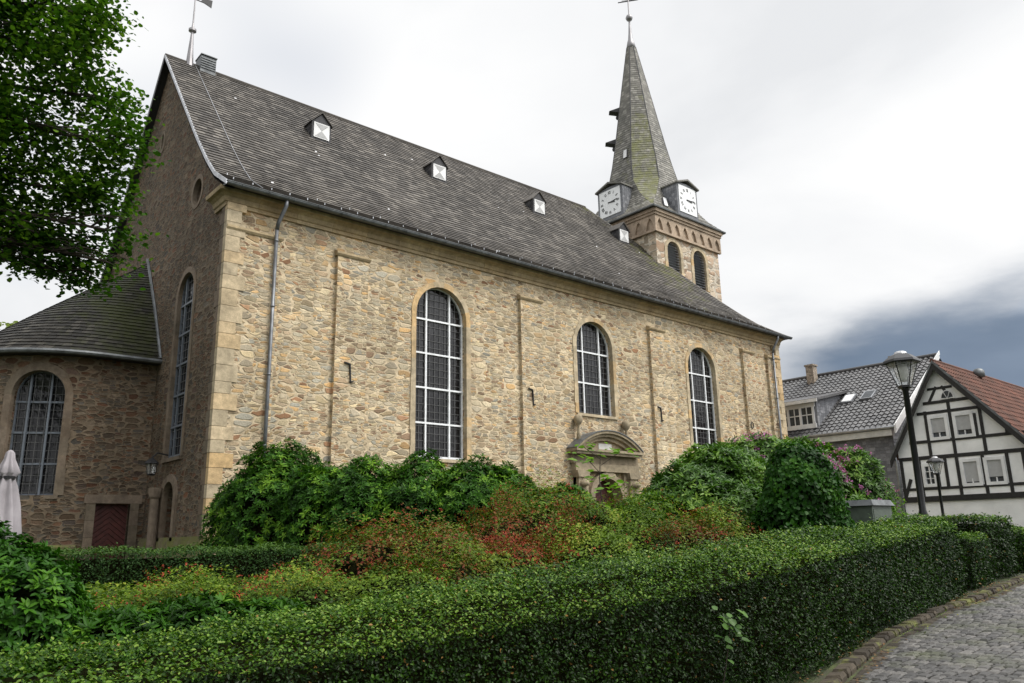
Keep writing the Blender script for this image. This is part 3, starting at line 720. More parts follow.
# portal
portal = MB(); PM = lambda u, z, d: MS(u, z, d)
ring_blocks(portal, PM, dS['path'], False, .22, -.22, .1, .4)
for c in (20.42, 23.18):
    portal.prism([(c-.30, 1.0), (c+.30, 1.0), (c+.30, 1.5), (c-.30, 1.5)], -.34, .02, PM, .4)
    portal.prism([(c-.22, 1.5), (c+.22, 1.5), (c+.22, 3.72), (c-.22, 3.72)], -.28, .02, PM, .5)
    portal.prism([(c-.27, 3.72), (c+.27, 3.72), (c+.32, 3.95), (c-.32, 3.95)], -.34, .02, PM, .3)
portal.prism([(20.2, 1.0), (20.83, 1.0), (20.83, 4.0), (20.2, 4.0)], -.14, .01, PM, .6); portal.prism([(22.77, 1.0), (23.4, 1.0), (23.4, 4.0), (22.77, 4.0)], -.14, .01, PM, .6)
portal.prism([(20.1, 3.95), (23.5, 3.95), (23.5, 4.22), (20.1, 4.22)], -.26, .01, PM, .5)
portal.prism([(20.05, 4.22), (23.55, 4.22), (23.55, 4.52), (20.05, 4.52)], -.2, .012, PM, .8)
# tympanum under the arched pediment
PR, PC, PZ = 2.66, 21.72, 5.42-2.66
seg_arc = lambda rr, n=17, th=R(42.5): [(PC+rr*math.sin(a), PZ+rr*math.cos(a)) for a in np.linspace(-th, th, n)]
tym = [p for p in seg_arc(PR-.33, 17, R(38))]
portal.prism([(tym[0][0], 4.6)]+tym+[(tym[-1][0], 4.6)], -.16, .01, PM, .6)
pt = portal.build('portal', MAT['portal'], church)
m = MB(); m.prism([(19.98, 4.53), (23.46, 4.53), (23.52, 4.62), (19.92, 4.62)], -.46, .01, PM, .3); m.prism([(19.92, 4.625), (23.52, 4.625), (23.52, 4.72), (19.92, 4.72)], -.52, .012, PM, .6)
for ri, ro, dd in ((PR-.33, PR-.2, -.28), (PR-.197, PR-.09, -.4), (PR-.087, PR, -.5)):
    A_, B_ = seg_arc(ri), seg_arc(ro)
    for i in range(16): m.prism([A_[i], A_[i+1], B_[i+1], B_[i]], dd, .013, PM, .3+.2*(i % 3))
cap_ = MB(); A_, B_ = seg_arc(PR+.003), seg_arc(PR+.035)
for i in range(16): cap_.prism([A_[i], A_[i+1], B_[i+1], B_[i]], -.53, .013, PM)
pd_ = m.build('pediment', MAT['portal'], pt); cap_.build('lead_capping', MAT['zinc_dark'], pd_)
for c in (20.38, 22.98):
    m = MB(); q = MS(c, 5.05, -.3); m.lathe([(.09, -.1), (.06, .2), (.04, .42), (.09, .48), (.15, .56), (.17, .66), (.15, .76), (.09, .82), (.02, .84)], (q[0], q[1]+.12, q[2]+.08), 14); m.build('ball_finial', MAT['portal'], pt, True)
m = MB(); m.prism([(21.40, 4.74), (22.10, 4.74), (22.10, 4.98), (21.40, 4.98)], -.185, -.15, PM); m.build('plaque', MAT['offwhite'], pt)
for c in (20.42, 23.18):
    m = MB(); q = MS(c, 3.5, -.34); m.lathe([(.02, -.12), (.16, -.08), (.19, 0), (.12, .1), (.03, .14)], q, 10, lambda a, z: 1+.18*math.sin(3*a)); m.build('carved_head', MAT['portal'], pt, True)
def door_leaf(M, o, d, parent, mat='door'):
    m = MB(); u0, u1, z0 = o['box']; c = (u0+u1)/2
    m.poly([M(u, z, d) for u, z in o['path']], .5, [(u-c, z) for u, z in o['path']])
    x = m.build('door', MAT[mat], parent); h = MB(); h.prism([(c+.05, z0+1.0), (c+.12, z0+1.0), (c+.12, z0+1.15), (c+.05, z0+1.15)], d-.05, d, M); h.build('handle', MAT['iron'], x); return x
door_leaf(MS, dS, .24, church)
# small side doorway in the gable with column jamb
m = MB(); ring_blocks(m, MG, gd['path'], False, .2, -.06, .1, .4)
q = MG(23.28, 1.0, -.2); m.lathe([(.17, 0), (.17, .25), (.13, .3), (.12, 1.9), (.16, 1.95), (.19, 2.1), (.19, 2.2)], q, 12)
m.build('side_doorway', MAT['jamb_dark'], church); 
m = MB(); m.poly([MG(u, z, .38) for u, z in gd['path']]); m.build('side_door', MAT['black'], church)
# lantern on the gable wall
m = MB(); lx, ly, lz = WX0-.42, 23.1, 3.55
m.tube([(WX0, ly, lz+.55), (WX0-.3, ly, lz+.6), (lx, ly, lz+.46)], .02, 6)
m.lathe([(.20, .30), (.16, .36), (.03, .46), (.0, .48)], (lx, ly, lz), 6); m.lathe([(.09, -.02), (.11, .0), (.11, .02)], (lx, ly, lz), 6)
for k in range(6):
    a = 2*PI*k/6; m.tube([(lx+.1*math.cos(a), ly+.1*math.sin(a), lz), (lx+.16*math.cos(a), ly+.16*math.sin(a), lz+.31)], .01, 4)
wl = m.build('wall_lantern', MAT['iron'], church); m = MB(); m.lathe([(.09, .0), (.14, .30)], (lx, ly, lz), 6); m.build('lantern_glass', MAT['lampglass'], wl)

# roof dormers
def dormer(px, py, pz):
    """little slated dormer with shuttered face; built round its sill centre"""
    w, h, g = .31, .60, .36; M = lambda u, z, d: (px+u, py+d, pz+z)
    m = MB(); m.prism([(-w-.07, -.12), (w+.07, -.12), (w+.07, h), (0, h+g), (-w-.07, h)], .0, 1.5, M, .3)
    # small slates of the cheeks
    for sd in (-1, 1):
        for j in range(7):
            for i in range(8): m.box(sd*(w+.07)-.008, sd*(w+.07)+.008, -.12+j*.105, -.12+j*.105+.098, i*.17+.01, i*.17+.165, random.random(), M=lambda a, b, c: M(a, b, c))
    base = m.build('roof_dormer', MAT['slate_dark'], church)
    f = MB(); f.prism([(-w, -.02), (w, -.02), (w, h-.02), (-w, h-.02)], -.03, .001, M); sh = f.build('shutter', MAT['white'], base)
    x = MB(); c = (0, h/2-.02)
    x.prism([(-w+.05, .02), (w-.05, .02), c], -.036, -.031, M); x.prism([(-w+.05, h-.06), (w-.05, h-.06), c], -.036, -.031, M); x.build('painted_triangles', MAT['blind'], base)
    r = MB()
    for sd in (-1, 1):
        r.hexa([M(0, h+g+.05, -.06), M(sd*(w+.13), h-.04, -.06), M(sd*(w+.13), h-.0, -.06), M(0, h+g+.09, -.06)], [M(0, h+g+.05, 1.6), M(sd*(w+.13), h-.04, 1.6), M(sd*(w+.13), h-.0, 1.6), M(0, h+g+.09, 1.6)], .6)
    r.build('dormer_roof', MAT['slate'], base)
    return base
for x in (12.03, 17.35, 22.95, 28.75): dormer(x, 24.25, rz_s(24.25)+.14)
# louvred vent box and weather vane on the ridge
m = MB(); m.box(8.15, 8.7, RY-.28, RY+.28, RZ-.3, RZ+.40)
for k in range(5): m.box(8.16, 8.69, RY-.31, RY+.30, RZ-.12+k*.095, RZ-.08+k*.095, .2)
m.box(8.13, 8.72, RY-.33, RY+.32, RZ+.40, RZ+.43); m.build('vent_box', MAT['zinc_dark'], church)
m = MB(); m.lathe([(.17, -.35), (.12, .2), (.06, 1.1), (.05, 1.3), (.14, 1.36), (.14, 1.44), (.05, 1.5), (.03, 1.7), (.022, 3.6), (0.001, 3.65)], (7.85, RY, RZ), 10)
vane = m.build('weather_vane', MAT['lead'], church); m = MB(); Q = lambda u, z, d: (7.85+u, RY+d, RZ+z)
m.bar((-.45, 2.72), (.45, 2.72), .03, -.015, .015, Q); m.prism([(.2, 2.74), (.6, 2.62), (.62, 2.95), (.3, 2.9)], -.01, .01, Q); m.build('vane_arrow', MAT['iron'], vane)

# apse
AC = (5.75, 27.95); AR = 3.1; APZ = 6.98
def MA(u, z, d):     # u = arc length measured from the nave wall side, going round to the left
    s0 = WX0-AC[0]
    if u < s0: return (WX0-u, AC[1]-AR+d, z)
    a = (u-s0)/AR; r = AR-d; return (AC[0]-r*math.sin(a), AC[1]-r*math.cos(a), z)
AW_C = 3.08
aw = arch_opening(AW_C-.70, AW_C+.70, 3.05, 5.85); ad = rect_opening(.40, 1.32, 1.0, 2.82)
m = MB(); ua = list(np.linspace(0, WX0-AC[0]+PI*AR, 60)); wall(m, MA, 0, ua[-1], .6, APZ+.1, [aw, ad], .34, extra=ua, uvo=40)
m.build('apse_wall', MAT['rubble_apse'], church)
lattice_window(church, MA, aw, frame_mat='greyframe', surround=('jamb_dark', .21, .03), rows=4, cols=(.3, .72), depth=.28, wires=True)
m = MB()
for a, b, c, d in ((.16, .40, 1.0, 2.84), (1.32, 1.56, 1.0, 2.84)):
    z = c
    while z < d-.02:
        z1 = min(d, z+random.uniform(.3, .5)); m.prism([(a, z+.005), (b, z+.005), (b, z1-.005), (a, z1-.005)], -.05, .1, MA, random.random()); z = z1
m.prism([(.10, 2.84), (1.62, 2.84), (1.62, 3.08), (.10, 3.08)], -.06, .1, MA, .5)
ds = m.build('door_surround', MAT['jamb_dark'], church)
m = MB(); m.poly([MA(u, z, .2) for u, z in ad['path']], .5, [(u-.86, z) for u, z in ad['path']]); x = m.build('door', MAT['door'], church)
m = MB()
for a, b in zip(ua[:-1], ua[1:]):
    if a > 1.56: m.hexa([MA(a, .6, .02), MA(a, .6, -.1), MA(a, 1.65, -.1), MA(a, 1.72, .02)], [MA(b, .6, .02), MA(b, .6, -.1), MA(b, 1.65, -.1), MA(b, 1.72, .02)])
m.build('plinth', MAT['mossy'], church)
ER = AR+.38; AT = (WX0+.02, 27.7, 10.95)
def apse_surf(s, t):
    s0 = WX0-AC[0]; L = 2*s0+PI*ER; u = t*L
    if u < s0: p = (WX0-u, AC[1]-ER)
    elif u > s0+PI*ER: p = (AC[0]+(u-s0-PI*ER), AC[1]+ER)
    else: a = (u-s0)/ER; p = (AC[0]-ER*math.sin(a), AC[1]-ER*math.cos(a))
    bell = s+.03*math.sin(PI*s); ay = 26.85+2.3*t
    return (p[0]+(AT[0]-p[0])*s, p[1]+(ay-p[1])*s, APZ+.1+(AT[2]-APZ-.1)*bell)
m = MB(); mossA = lambda P: .5*max(0, 1-math.hypot(P[0]-6.4, (P[2]-8.6)*.6)/2.6)+.26
slates(m, apse_surf, 34, .19, .02, .03, moss=mossA, samples=50)
ts = np.linspace(0, 1, 41)
for a, b in zip(ts[:-1], ts[1:]):
    for k in range(8): m.poly([apse_surf(k/8, a), apse_surf(k/8, b), apse_surf((k+1)/8, b), apse_surf((k+1)/8, a)], .2)
ar = m.build('apse_roof', MAT['slate_apse'], church)
m = MB(); m.tube([(WX0-.04, apse_surf(s, 0)[1], apse_surf(s, 0)[2]+.05) for s in np.linspace(0, 1, 8)], .05, 6); m.build('flashing', MAT['zinc_dark'], ar)
m = MB(); pts = [(apse_surf(0, t)[0], apse_surf(0, t)[1], APZ+.06) for t in ts]; m.tube(pts, .075, 8); m.build('gutter', MAT['zinc_dark'], church)
m = MB()
for a, b in zip(ts[:-1], ts[1:]):
    A, B = apse_surf(0, a), apse_surf(0, b); s0 = WX0-AC[0]; f = lambda p: (p[0], p[1])
    def inn(t):
        L = 2*s0+PI*ER; u = t*L
        if u < s0: return (WX0-u, AC[1]-AR)
        if u > s0+PI*ER: return (AC[0]+(u-s0-PI*ER), AC[1]+AR)
        an = (u-s0)/ER; return (AC[0]-AR*math.sin(an), AC[1]-AR*math.cos(an))
    ia, ib = inn(a), inn(b); m.poly([(A[0], A[1], APZ), (B[0], B[1], APZ), (ib[0], ib[1], APZ), (ia[0], ia[1], APZ)])
m.build('soffit', MAT['black'], ar)

# ------------------------------------------------------------------ tower
TX0, TX1, TY0, TY1 = 30.35, 35.75, 23.5, 29.1; TZ = 17.95; TC = ((TX0+TX1)/2, (TY0+TY1)/2)
MTS = lambda u, z, d: (u, TY0+d, z); MTE = lambda u, z, d: (TX0+d, u, z)
lv = [arch_opening(c-.55, c+.55, 14.3, 15.95) for c in (31.75, 33.95)]
le = [arch_opening(c-.55, c+.55, 14.3, 15.95) for c in (25.2, 27.4)]
m = MB(); wall(m, MTS, TX0, TX1, .6, TZ, lv, .3, uvo=90); wall(m, MTE, TY0, TY1, .6, TZ, le, .3, uvo=120)
m.poly([(TX1, TY0, .6), (TX1, TY1, .6), (TX1, TY1, TZ), (TX1, TY0, TZ)]); m.poly([(TX0, TY1, .6), (TX1, TY1, .6), (TX1, TY1, TZ), (TX0, TY1, TZ)])
m.build('tower_wall', MAT['rubble_tower'], church)
for M, L in ((MTS, lv), (MTE, le)):
    for o in L:
        m = MB(); ring_blocks(m, M, o['path'], False, .2, -.03, .1, .4); sd = m.build('belfry_opening', MAT['rubble_tower'] if 0 else MAT['sandstone'], church)
        b = MB(); b.poly([M(u, z, .29) for u, z in o['path']]); u0, u1, z0 = o['box']; z = z0+.05
        while z < 16.45:
            ua, ub = u0, u1
            while o['hi'](ua+1e-4) < z+.1: ua += .02
            while o['hi'](ub-1e-4) < z+.1: ub -= .02
            b.hexa([M(ua, z, .08), M(ua, z+.02, .08), M(ua, z+.13, .26), M(ua, z+.11, .26)], [M(ub, z, .08), M(ub, z+.02, .08), M(ub, z+.13, .26), M(ub, z+.11, .26)]); z += .145
        b.build('louvres', MAT['slate_blue'], sd)
# arcaded frieze: little pointed niches
def frieze(M, u0, u1, n):
    m = MB(); zb, zt = 16.72, TZ; pitch = (u1-u0)/n; us = []
    ops = []
    for k in range(n):
        c = u0+pitch*(k+.5); r = pitch*.36
        ug = [c-r, c-r*.6, c-r*.25, c, c+r*.25, c+r*.6, c+r]
        hi = (lambda c, r: lambda u: 16.92+.56*math.sqrt(max(0, 1-abs(u-c)/r)))(c, r)
        ops.append(dict(u=ug, lo=lambda u: 16.84, hi=hi, path=[(c-r, 16.84)]+[(u, hi(u)) for u in ug]+[(c+r, 16.84)], box=(c-r, c+r, 16.84), closed=False))
    wall(m, M, u0, u1, zb, 17.62, ops, .11, d=-.14)
    m.poly([M(u0, zb, 0), M(u1, zb, 0), M(u1, zb, -.14), M(u0, zb, -.14)])
    m.poly([M(u0, zb, -.032), M(u1, zb, -.032), M(u1, 17.62, -.032), M(u0, 17.62, -.032)], .5)
    m.prism([(u0-.03, 17.62), (u1+.03, 17.62), (u1+.03, 17.76), (u0-.03, 17.76)], -.2, .0, M, .8)
    m.prism([(u0-.07, 17.76), (u1+.07, 17.76), (u1+.07, TZ), (u0-.07, TZ)], -.27, .0, M, .5)
    return m.build('arcaded_frieze', MAT['terracotta'], church)
frieze(MTS, TX0-.14, TX1+.14, 8); frieze(MTE, TY0-.14, TY1+.14, 8)
# spire: square skirt turning into an octagon, tip leaning a little
HW = 3.12
SP = [(17.98, HW, 0), (18.6, 2.55, .12), (19.5, 2.12, .5), (20.6, 1.90, .9), (21.6, 1.72, 1), (23.4, 1.38, 1), (26.6, .84, 1), (29.9, .26, 1)]
def ring_at(z):
    zs = [p[0] for p in SP]; hw = float(np.interp(z, zs, [p[1] for p in SP])); k = float(np.interp(z, zs, [p[2] for p in SP]))
    cut = hw*(1-math.tan(PI/8))*k; lean = max(0, (z-20)/12); cx, cy = TC[0]-.28*lean, TC[1]
    a = hw; b = hw-cut
    return [(cx-b, cy-a, z), (cx+b, cy-a, z), (cx+a, cy-b, z), (cx+a, cy+b, z), (cx+b, cy+a, z), (cx-b, cy+a, z), (cx-a, cy+b, z), (cx-a, cy-b, z)]
sm = MB(); solid = MB()
rz_list = list(np.linspace(17.98, 29.9, 74))
for k in range(8):
    def surf(s, t, k=k):
        r = ring_at(17.98+s*(29.9-17.98)); A, B = r[k], r[(k+1) % 8]; return (A[0]+(B[0]-A[0])*t, A[1]+(B[1]-A[1])*t, A[2])
    ms = {0: .3, 1: .2, 7: .62, 6: .35}.get(k, .2)
    slates(sm, surf, 78, .2, .015, .02, moss=lambda P, ms=ms: ms*(1-max(0, (P[2]-23)/8)), samples=4)
for a, b in zip(rz_list[:-1], rz_list[1:]):
    ra, rb = ring_at(a), ring_at(b)
    for k in range(8): sm.poly([ra[k], ra[(k+1) % 8], rb[(k+1) % 8], rb[k]], .4, moss=.2)
spire = sm.build('spire', MAT['slate_tower'], church)
m = MB()
for k in range(8): m.tube([ring_at(z)[k] for z in np.linspace(20.6, 29.9, 8)], .035, 5)
m.build('hip_ridges', MAT['slate_dark'], spire)
m = MB(); r = ring_at(17.98); m.poly([(p[0], p[1], 17.965) for p in r[::-1]]); 
for k in range(8):
    if math.dist(r[k], r[(k+1) % 8]) > .5: m.tube([r[k], r[(k+1) % 8]], .06, 6)
m.build('spire_gutter', MAT['zinc_dark'], spire)
lx0 = TC[0]-.28*(29.9-20)/12
m = MB(); m.lathe([(.30, 29.85), (.22, 30.3), (.15, 30.5), (.10, 31.0), (.06, 31.6), (.05, 31.8), (.16, 31.86), (.22, 32.0), (.16, 32.16), (.04, 32.2), (.035, 33.9), (.001, 33.95)], (lx0, TC[1], 0), 12)
fin = m.build('spire_finial', MAT['lead'], spire, True); m = MB(); Q = lambda u, z, d: (lx0+u*.76, TC[1]-u*.65, z)
m.bar((-.62, 33.1), (.62, 33.3), .045, 0, .03, lambda u, z, d: (lx0+u*.76+d, TC[1]-u*.65+d, z)); m.tube([(lx0-.6, TC[1], 32.9), (lx0+.6, TC[1], 33.6)], .02, 5); m.build('cross', MAT['iron'], spire)
# hooded little openings on the spire flank
def spire_hood(z, name='spire_hood'):
    r = ring_at(z); A, B = Vector(r[5]), Vector(r[6]); c = (A+B)/2; o = Vector((-.71, .71, 0)); t = (B-A).normalized()
    m = MB(); w = .24
    base = c-Vector((0, 0, .35))
    m.hexa([tuple(c+t*w+o*-.2+Vector((0, 0, .12))), tuple(c+t*w+o*.62-Vector((0, 0, .15))), tuple(c+t*w+o*-.1-Vector((0, 0, .3)))], [tuple(c-t*w+o*-.2+Vector((0, 0, .12))), tuple(c-t*w+o*.62-Vector((0, 0, .15))), tuple(c-t*w+o*-.1-Vector((0, 0, .3)))], .2)
    m.lathe([(.06, -.6), (.1, -.5), (.06, -.38)], tuple(c+o*.15), 8)
    m.build(name, MAT['slate_dark'], spire)
spire_hood(25.9); spire_hood(23.9)
r = ring_at(22.6); A, B = Vector(r[7]), Vector(r[0]); c = (A+B)/2; nn = Vector((-1, -1, 0)).normalized(); tt = (B-A).normalized()
# clocks in slated gabled boxes
def strokes(s):
    out = []; x = 0
    for ch in s:
        if ch == 'I': out.append(((x+.1, 0), (x+.1, 1))); x += .25
        if ch == 'V': out += [((x, 1), (x+.25, 0)), ((x+.5, 1), (x+.25, 0))]; x += .6
        if ch == 'X': out += [((x, 1), (x+.5, 0)), ((x, 0), (x+.5, 1))]; x += .6
    return [((a[0]-x/2, a[1]-.5), (b[0]-x/2, b[1]-.5)) for a, b in out]
NUM = ['XII', 'I', 'II', 'III', 'IV', 'V', 'VI', 'VII', 'VIII', 'IX', 'X', 'XI']
def clock(M, cu, flip, z0=18.28, z1=19.82, dback=1.4):
    """flip: +1 if u runs to the right seen from outside, -1 if to the left"""
    hw = .74; h = MB(); zc = (z0+z1)/2
    h.prism([(cu-hw-.14, z0-.25), (cu+hw+.14, z0-.25), (cu+hw+.14, z1+.12), (cu, z1+.18), (cu-hw-.14, z1+.12)], .0, dback, M, .4)
    for sd in (-1, 1):
        for j in range(13):
            for i in range(8):
                u = cu+sd*(hw+.14); h.prism([(u-.008, z0-.25+j*.145), (u+.008, z0-.25+j*.145), (u+.012, z0-.25+j*.145+.138), (u-.012, z0-.25+j*.145+.138)], i*.175+.01, i*.175+.17, M, random.random())
    box = h.build('clock', MAT['slate_blue'], church)
    r = MB()
    a = lambda d: [M(cu-hw-.22, z1+.02, d), M(cu, z1+.34, d), M(cu+hw+.22, z1+.02, d), M(cu+hw+.22, z1+.10, d), M(cu, z1+.44, d), M(cu-hw-.22, z1+.10, d)]
    A, B = a(-.14), a(dback+.1)
    for i0, i1, i2, i3 in ((0, 1, 4, 5), (1, 2, 3, 4)):
        r.hexa([A[i0], A[i1], A[i2], A[i3]], [B[i0], B[i1], B[i2], B[i3]], .5, moss=.35)
    r.build('clock_roof', MAT['slate_tower'], box)
    f = MB(); f.prism([(cu-hw, z0), (cu+hw, z0), (cu+hw, z1), (cu-hw, z1)], -.03, .001, M); f.build('dial', MAT['dial'], box)
    rad = .58; s = .17
    for k, txt in enumerate(NUM):
        th = 2*PI*k/12; c = (rad*math.sin(th), rad*math.cos(th))
        n = MB()
        for p, q in strokes(txt):
            tr = lambda p: (cu+flip*(c[0]+s*(p[0]*math.cos(th)+p[1]*math.sin(th))), zc+c[1]+s*(-p[0]*math.sin(th)+p[1]*math.cos(th)))
            n.bar(tr(p), tr(q), .024, -.037, -.032, M)
        n.build('numeral', MAT['black'], box)
    hh = MB()
    for ang, L, w in ((R(97), .36, .06), (R(84), .56, .04)):
        hh.bar((cu-flip*.12*math.sin(ang), zc-.12*math.cos(ang)), (cu+flip*L*math.sin(ang), zc+L*math.cos(ang)), w, -.06, -.045, M)
    hh.build('hands', MAT['black'], box)
clock(lambda u, z, d: (u, 23.25+d, z), 32.95, 1)
clock(lambda u, z, d: (30.2+d, u, z), 26.3, -1, z0=18.5, z1=20.0)
# window in the spire's face and a tilted skylight beside the south clock
def skylight(z, k, t, w, h, name):
    r0, r1 = ring_at(z), ring_at(z+h); a = lambda r, t: Vector(r[k]).lerp(Vector(r[(k+1) % 8]), t)
    A, B, D, Cc = a(r0, t), a(r0, t), a(r1, t), a(r1, t); tt = (Vector(r0[(k+1) % 8])-Vector(r0[k])).normalized()
    n = tt.cross(Vector(D-A)).normalized(); 
    if n.z < 0: n = -n
    q = lambda p, s, e: tuple(p+tt*s+n*e)
    m = MB(); m.hexa([q(A, -w, .0), q(A, w, .0), q(D, w, .0), q(D, -w, .0)], [q(A, -w, .09), q(A, w, .09), q(D, w, .09), q(D, -w, .09)]); x = m.build(name, MAT['slate_dark'], spire)
    g = MB(); g.hexa([q(A, -w*.75, .05), q(A, w*.75, .05), q(D, w*.75, .05), q(D, -w*.75, .05)], [q(A, -w*.75, .1), q(A, w*.75, .1), q(D, w*.75, .1), q(D, -w*.75, .1)]); g.build('pane', MAT['white'], x)
skylight(22.15, 6, .72, .15, .5, 'spire_window'); skylight(18.35, 0, .18, .18, .75, 'skylight')

def pantiles(r, base, s_dir, nrm, u_dir, L, u0, W, rows, pitch, amp=.035, skip=None):
    base, s_dir, nrm, u_dir = Vector(base), Vector(s_dir).normalized(), Vector(nrm).normalized(), Vector(u_dir).normalized()
    cols = int(W/pitch)
    for j in range(rows):
        s0, s1 = L*j/rows, L*(j+1)/rows+.04
        for i in range(cols):
            t = random.random(); e = random.uniform(-.006, .006)
            for k in range(4):
                a0, a1 = k/4, (k+1)/4; hh = lambda a: amp*math.sin(2*PI*a)
                P = lambda s, a, x: base+s_dir*s+nrm*(hh(a)+x+e)+u_dir*(u0+(i+a)*pitch)
                r.poly([P(s0, a0, .055), P(s0, a1, .055), P(s1, a1, .01), P(s1, a0, .01)], t); r.poly([P(s0, a0, .015), P(s0, a1, .015), P(s0, a1, .055), P(s0, a0, .055)], 0)
def tilemat(name, a, b, rough, stain):
    t = NT(name); c = t.ramp(t.attr('tint'), [(0, a), (1, b)]); p = t.pos()
    c = t.mix(1, c, t.ramp(t.noise(p, .8, 6, .65), [(.35, stain), (.65, (1.15, 1.12, 1.08))]), 'MULTIPLY'); return t.set(Base_Color=c, Roughness=rough)
MAT['tile_g'] = tilemat('glazed_pantile', (.045, .045, .048), (.11, .11, .115), .42, (.7, .7, .7))
MAT['tile_r'] = tilemat('red_brown_pantile', (.075, .026, .016), (.15, .056, .034), .8, (.55, .6, .55))
# ================================================================== HOUSES
def timber_house():
    h = thing('timber_framed_house', 'white half timbered house with black beams and red brown tiled roof beyond street', 'house', (37, 12, 1.0))
    X = 34.0; M = lambda u, z, d: (X+d, u, z); AP = (12.5, 8.25); LW = 14.48; RW = 7.6
    zt = lambda u: AP[1]-(u-AP[0])*1.72 if u > AP[0] else AP[1]-(AP[0]-u)*1.2
    wins = dict(a=(12.40, 13.06, 5.24, 6.14), b=(11.44, 12.11, 5.24, 6.14), c=(13.10, 13.56, 3.4, 4.24), d=(11.46, 12.09, 3.34, 4.30), e=(10.60, 11.24, 3.34, 4.30), f=(8.6, 9.3, 3.34, 4.30))
    ops = [rect_opening(*w) for w in wins.values()]+[rect_opening(13.55, 14.0, 1.0, 2.05)]
    m = MB(); wall(m, M, RW, LW, .3, zt, ops, .1, extra=[AP[0]]); m.poly([(X, LW, .3), (X+9, LW, .3), (X+9, LW, zt(LW)), (X, LW, zt(LW))]); m.poly([(X, RW, .3), (X+9, RW, .3), (X+9, RW, zt(RW)), (X, RW, zt(RW))])
    m.build('wall', MAT['plaster'], h)
    b = MB(); w = .13; D = (-.03, .02)
    def B(u0, z0, u1, z1, ww=w): b.bar((u0, z0), (u1, z1), ww, D[0]+random.uniform(-.006, .006), D[1], M)
    B(LW, 4.52, 9.0, 4.52, .15); B(13.95, 5.17, 9.55, 5.17, .12); B(13.5, 6.32, 10.7, 6.32, .12); B(12.95, 7.28, 12.0, 7.28, .10); B(13.2, 6.72, 11.2, 6.72, .12)
    B(LW, 3.28, RW, 3.28, .11)
    b.prism([(LW, 2.76), (RW, 2.76), (RW, 2.98), (LW, 2.98)], -.08, .02, M)
    for u, z0, z1 in ((14.4, 2.98, 4.5), (13.68, 2.98, 4.5), (13.02, 3.28, 4.5), (12.68, 3.28, 4.5), (12.24, 2.98, 6.72), (11.3, 2.98, 4.5), (11.35, 5.17, 6.1), (11.13, 4.5, 6.72), (10.45, 2.98, 4.5), (9.9, 2.98, 4.5), (13.18, 4.5, 6.4), (10.3, 5.17, 5.5), (9.4, 2.98, 4.4), (8.5, 2.98, 3.4)): B(u, z0, u, z1, .12)
    B(14.4, 2.98, 14.1, 3.7); B(12.95, 6.75, 12.6, 7.35, .1); B(12.05, 6.75, 12.4, 7.35, .1)
    b.build('timber_frame', MAT['timber'], h)
    for nm, (u0, u1, z0, z1) in wins.items():
        f = MB(); t = .07
        for q in ((u0-.05, u0+t, z0-.05, z1+.05), (u1-t, u1+.05, z0-.05, z1+.05)): f.prism([(q[0], q[2]), (q[1], q[2]), (q[1], q[3]), (q[0], q[3])], -.05, .06, M)
        for q in ((u0+t, u1-t, z0-.05, z0+t), (u0+t, u1-t, z1-t, z1+.05)): f.prism([(q[0], q[2]), (q[1], q[2]), (q[1], q[3]), (q[0], q[3])], -.05, .06, M)
        c = (u0+u1)/2
        if nm == 'c':
            f.prism([(c-.02, z0), (c+.02, z0), (c+.02, z1), (c-.02, z1)], -.02, .05, M)
            for k in (1, 2): f.prism([(u0, z0+(z1-z0)*k/3-.015), (u1, z0+(z1-z0)*k/3-.015), (u1, z0+(z1-z0)*k/3+.015), (u0, z0+(z1-z0)*k/3+.015)], -.018, .05, M)
        else: f.prism([(c-.02, z0), (c+.02, z0), (c+.02, z0+.24), (c-.02, z0+.24)], -.01, .05, M)
        wi = f.build('window', MAT['white'], h)
        g = MB(); g.prism([(u0, z0), (u1, z0), (u1, z1), (u0, z1)], .07, .09, M); g.build('glass', MAT['glass_house'], wi)
        if nm != 'c': g = MB(); zb = z0+(.12 if nm == 'd' else .26); g.prism([(u0+t, zb), (u1-t, zb), (u1-t, z1-t), (u0+t, z1-t)], .0, .03, M); g.build('blind', MAT['blind'], wi)
    f = MB(); c = 12.22; n = 10
    arc = [(c+.27*math.cos(a), 6.80+.36*math.sin(a)) for a in np.linspace(0, PI, n)]
    f.prism(arc, -.05, .02, M); fw = f.build('fan_window', MAT['white'], h)
    g = MB(); 
    for a0, a1 in ((.1, .95), (1.1, 2.04), (2.19, 3.04)):
        g.prism([(c+.03*math.cos((a0+a1)/2), 6.83)]+[(c+.22*math.cos(a), 6.82+.30*math.sin(a)) for a in np.linspace(a0, a1, 5)], -.06, -.051, M)
    g.build('glass', MAT['glass_house'], fw)
    # roof
    r = MB(); ov = .32; XB = X+13
    zr = AP[1]+.12
    for sd, sl, ue in ((1, 1.72, 14.72), (-1, 1.2, 7.2)):
        ze = zr-abs(ue-AP[0])*sl; L = math.hypot(ue-AP[0], zr-ze)
        r.poly([(X-ov, AP[0], zr), (XB, AP[0], zr), (XB, ue, ze), (X-ov, ue, ze)], .3)
        if sd < 0: pantiles(r, (X-ov, ue, ze), (0, AP[0]-ue, zr-ze), (0, -(zr-ze), AP[0]-ue), (1, 0, 0), L, 0, 13.2, 24, .24)
    ro = r.build('roof', MAT['tile_r'], h)
    r = MB(); r.tube([(X-ov, AP[0], zr+.02), (XB, AP[0], zr+.02)], .09, 6); r.build('ridge_tiles', MAT['tile_r'], ro)
    v = MB()
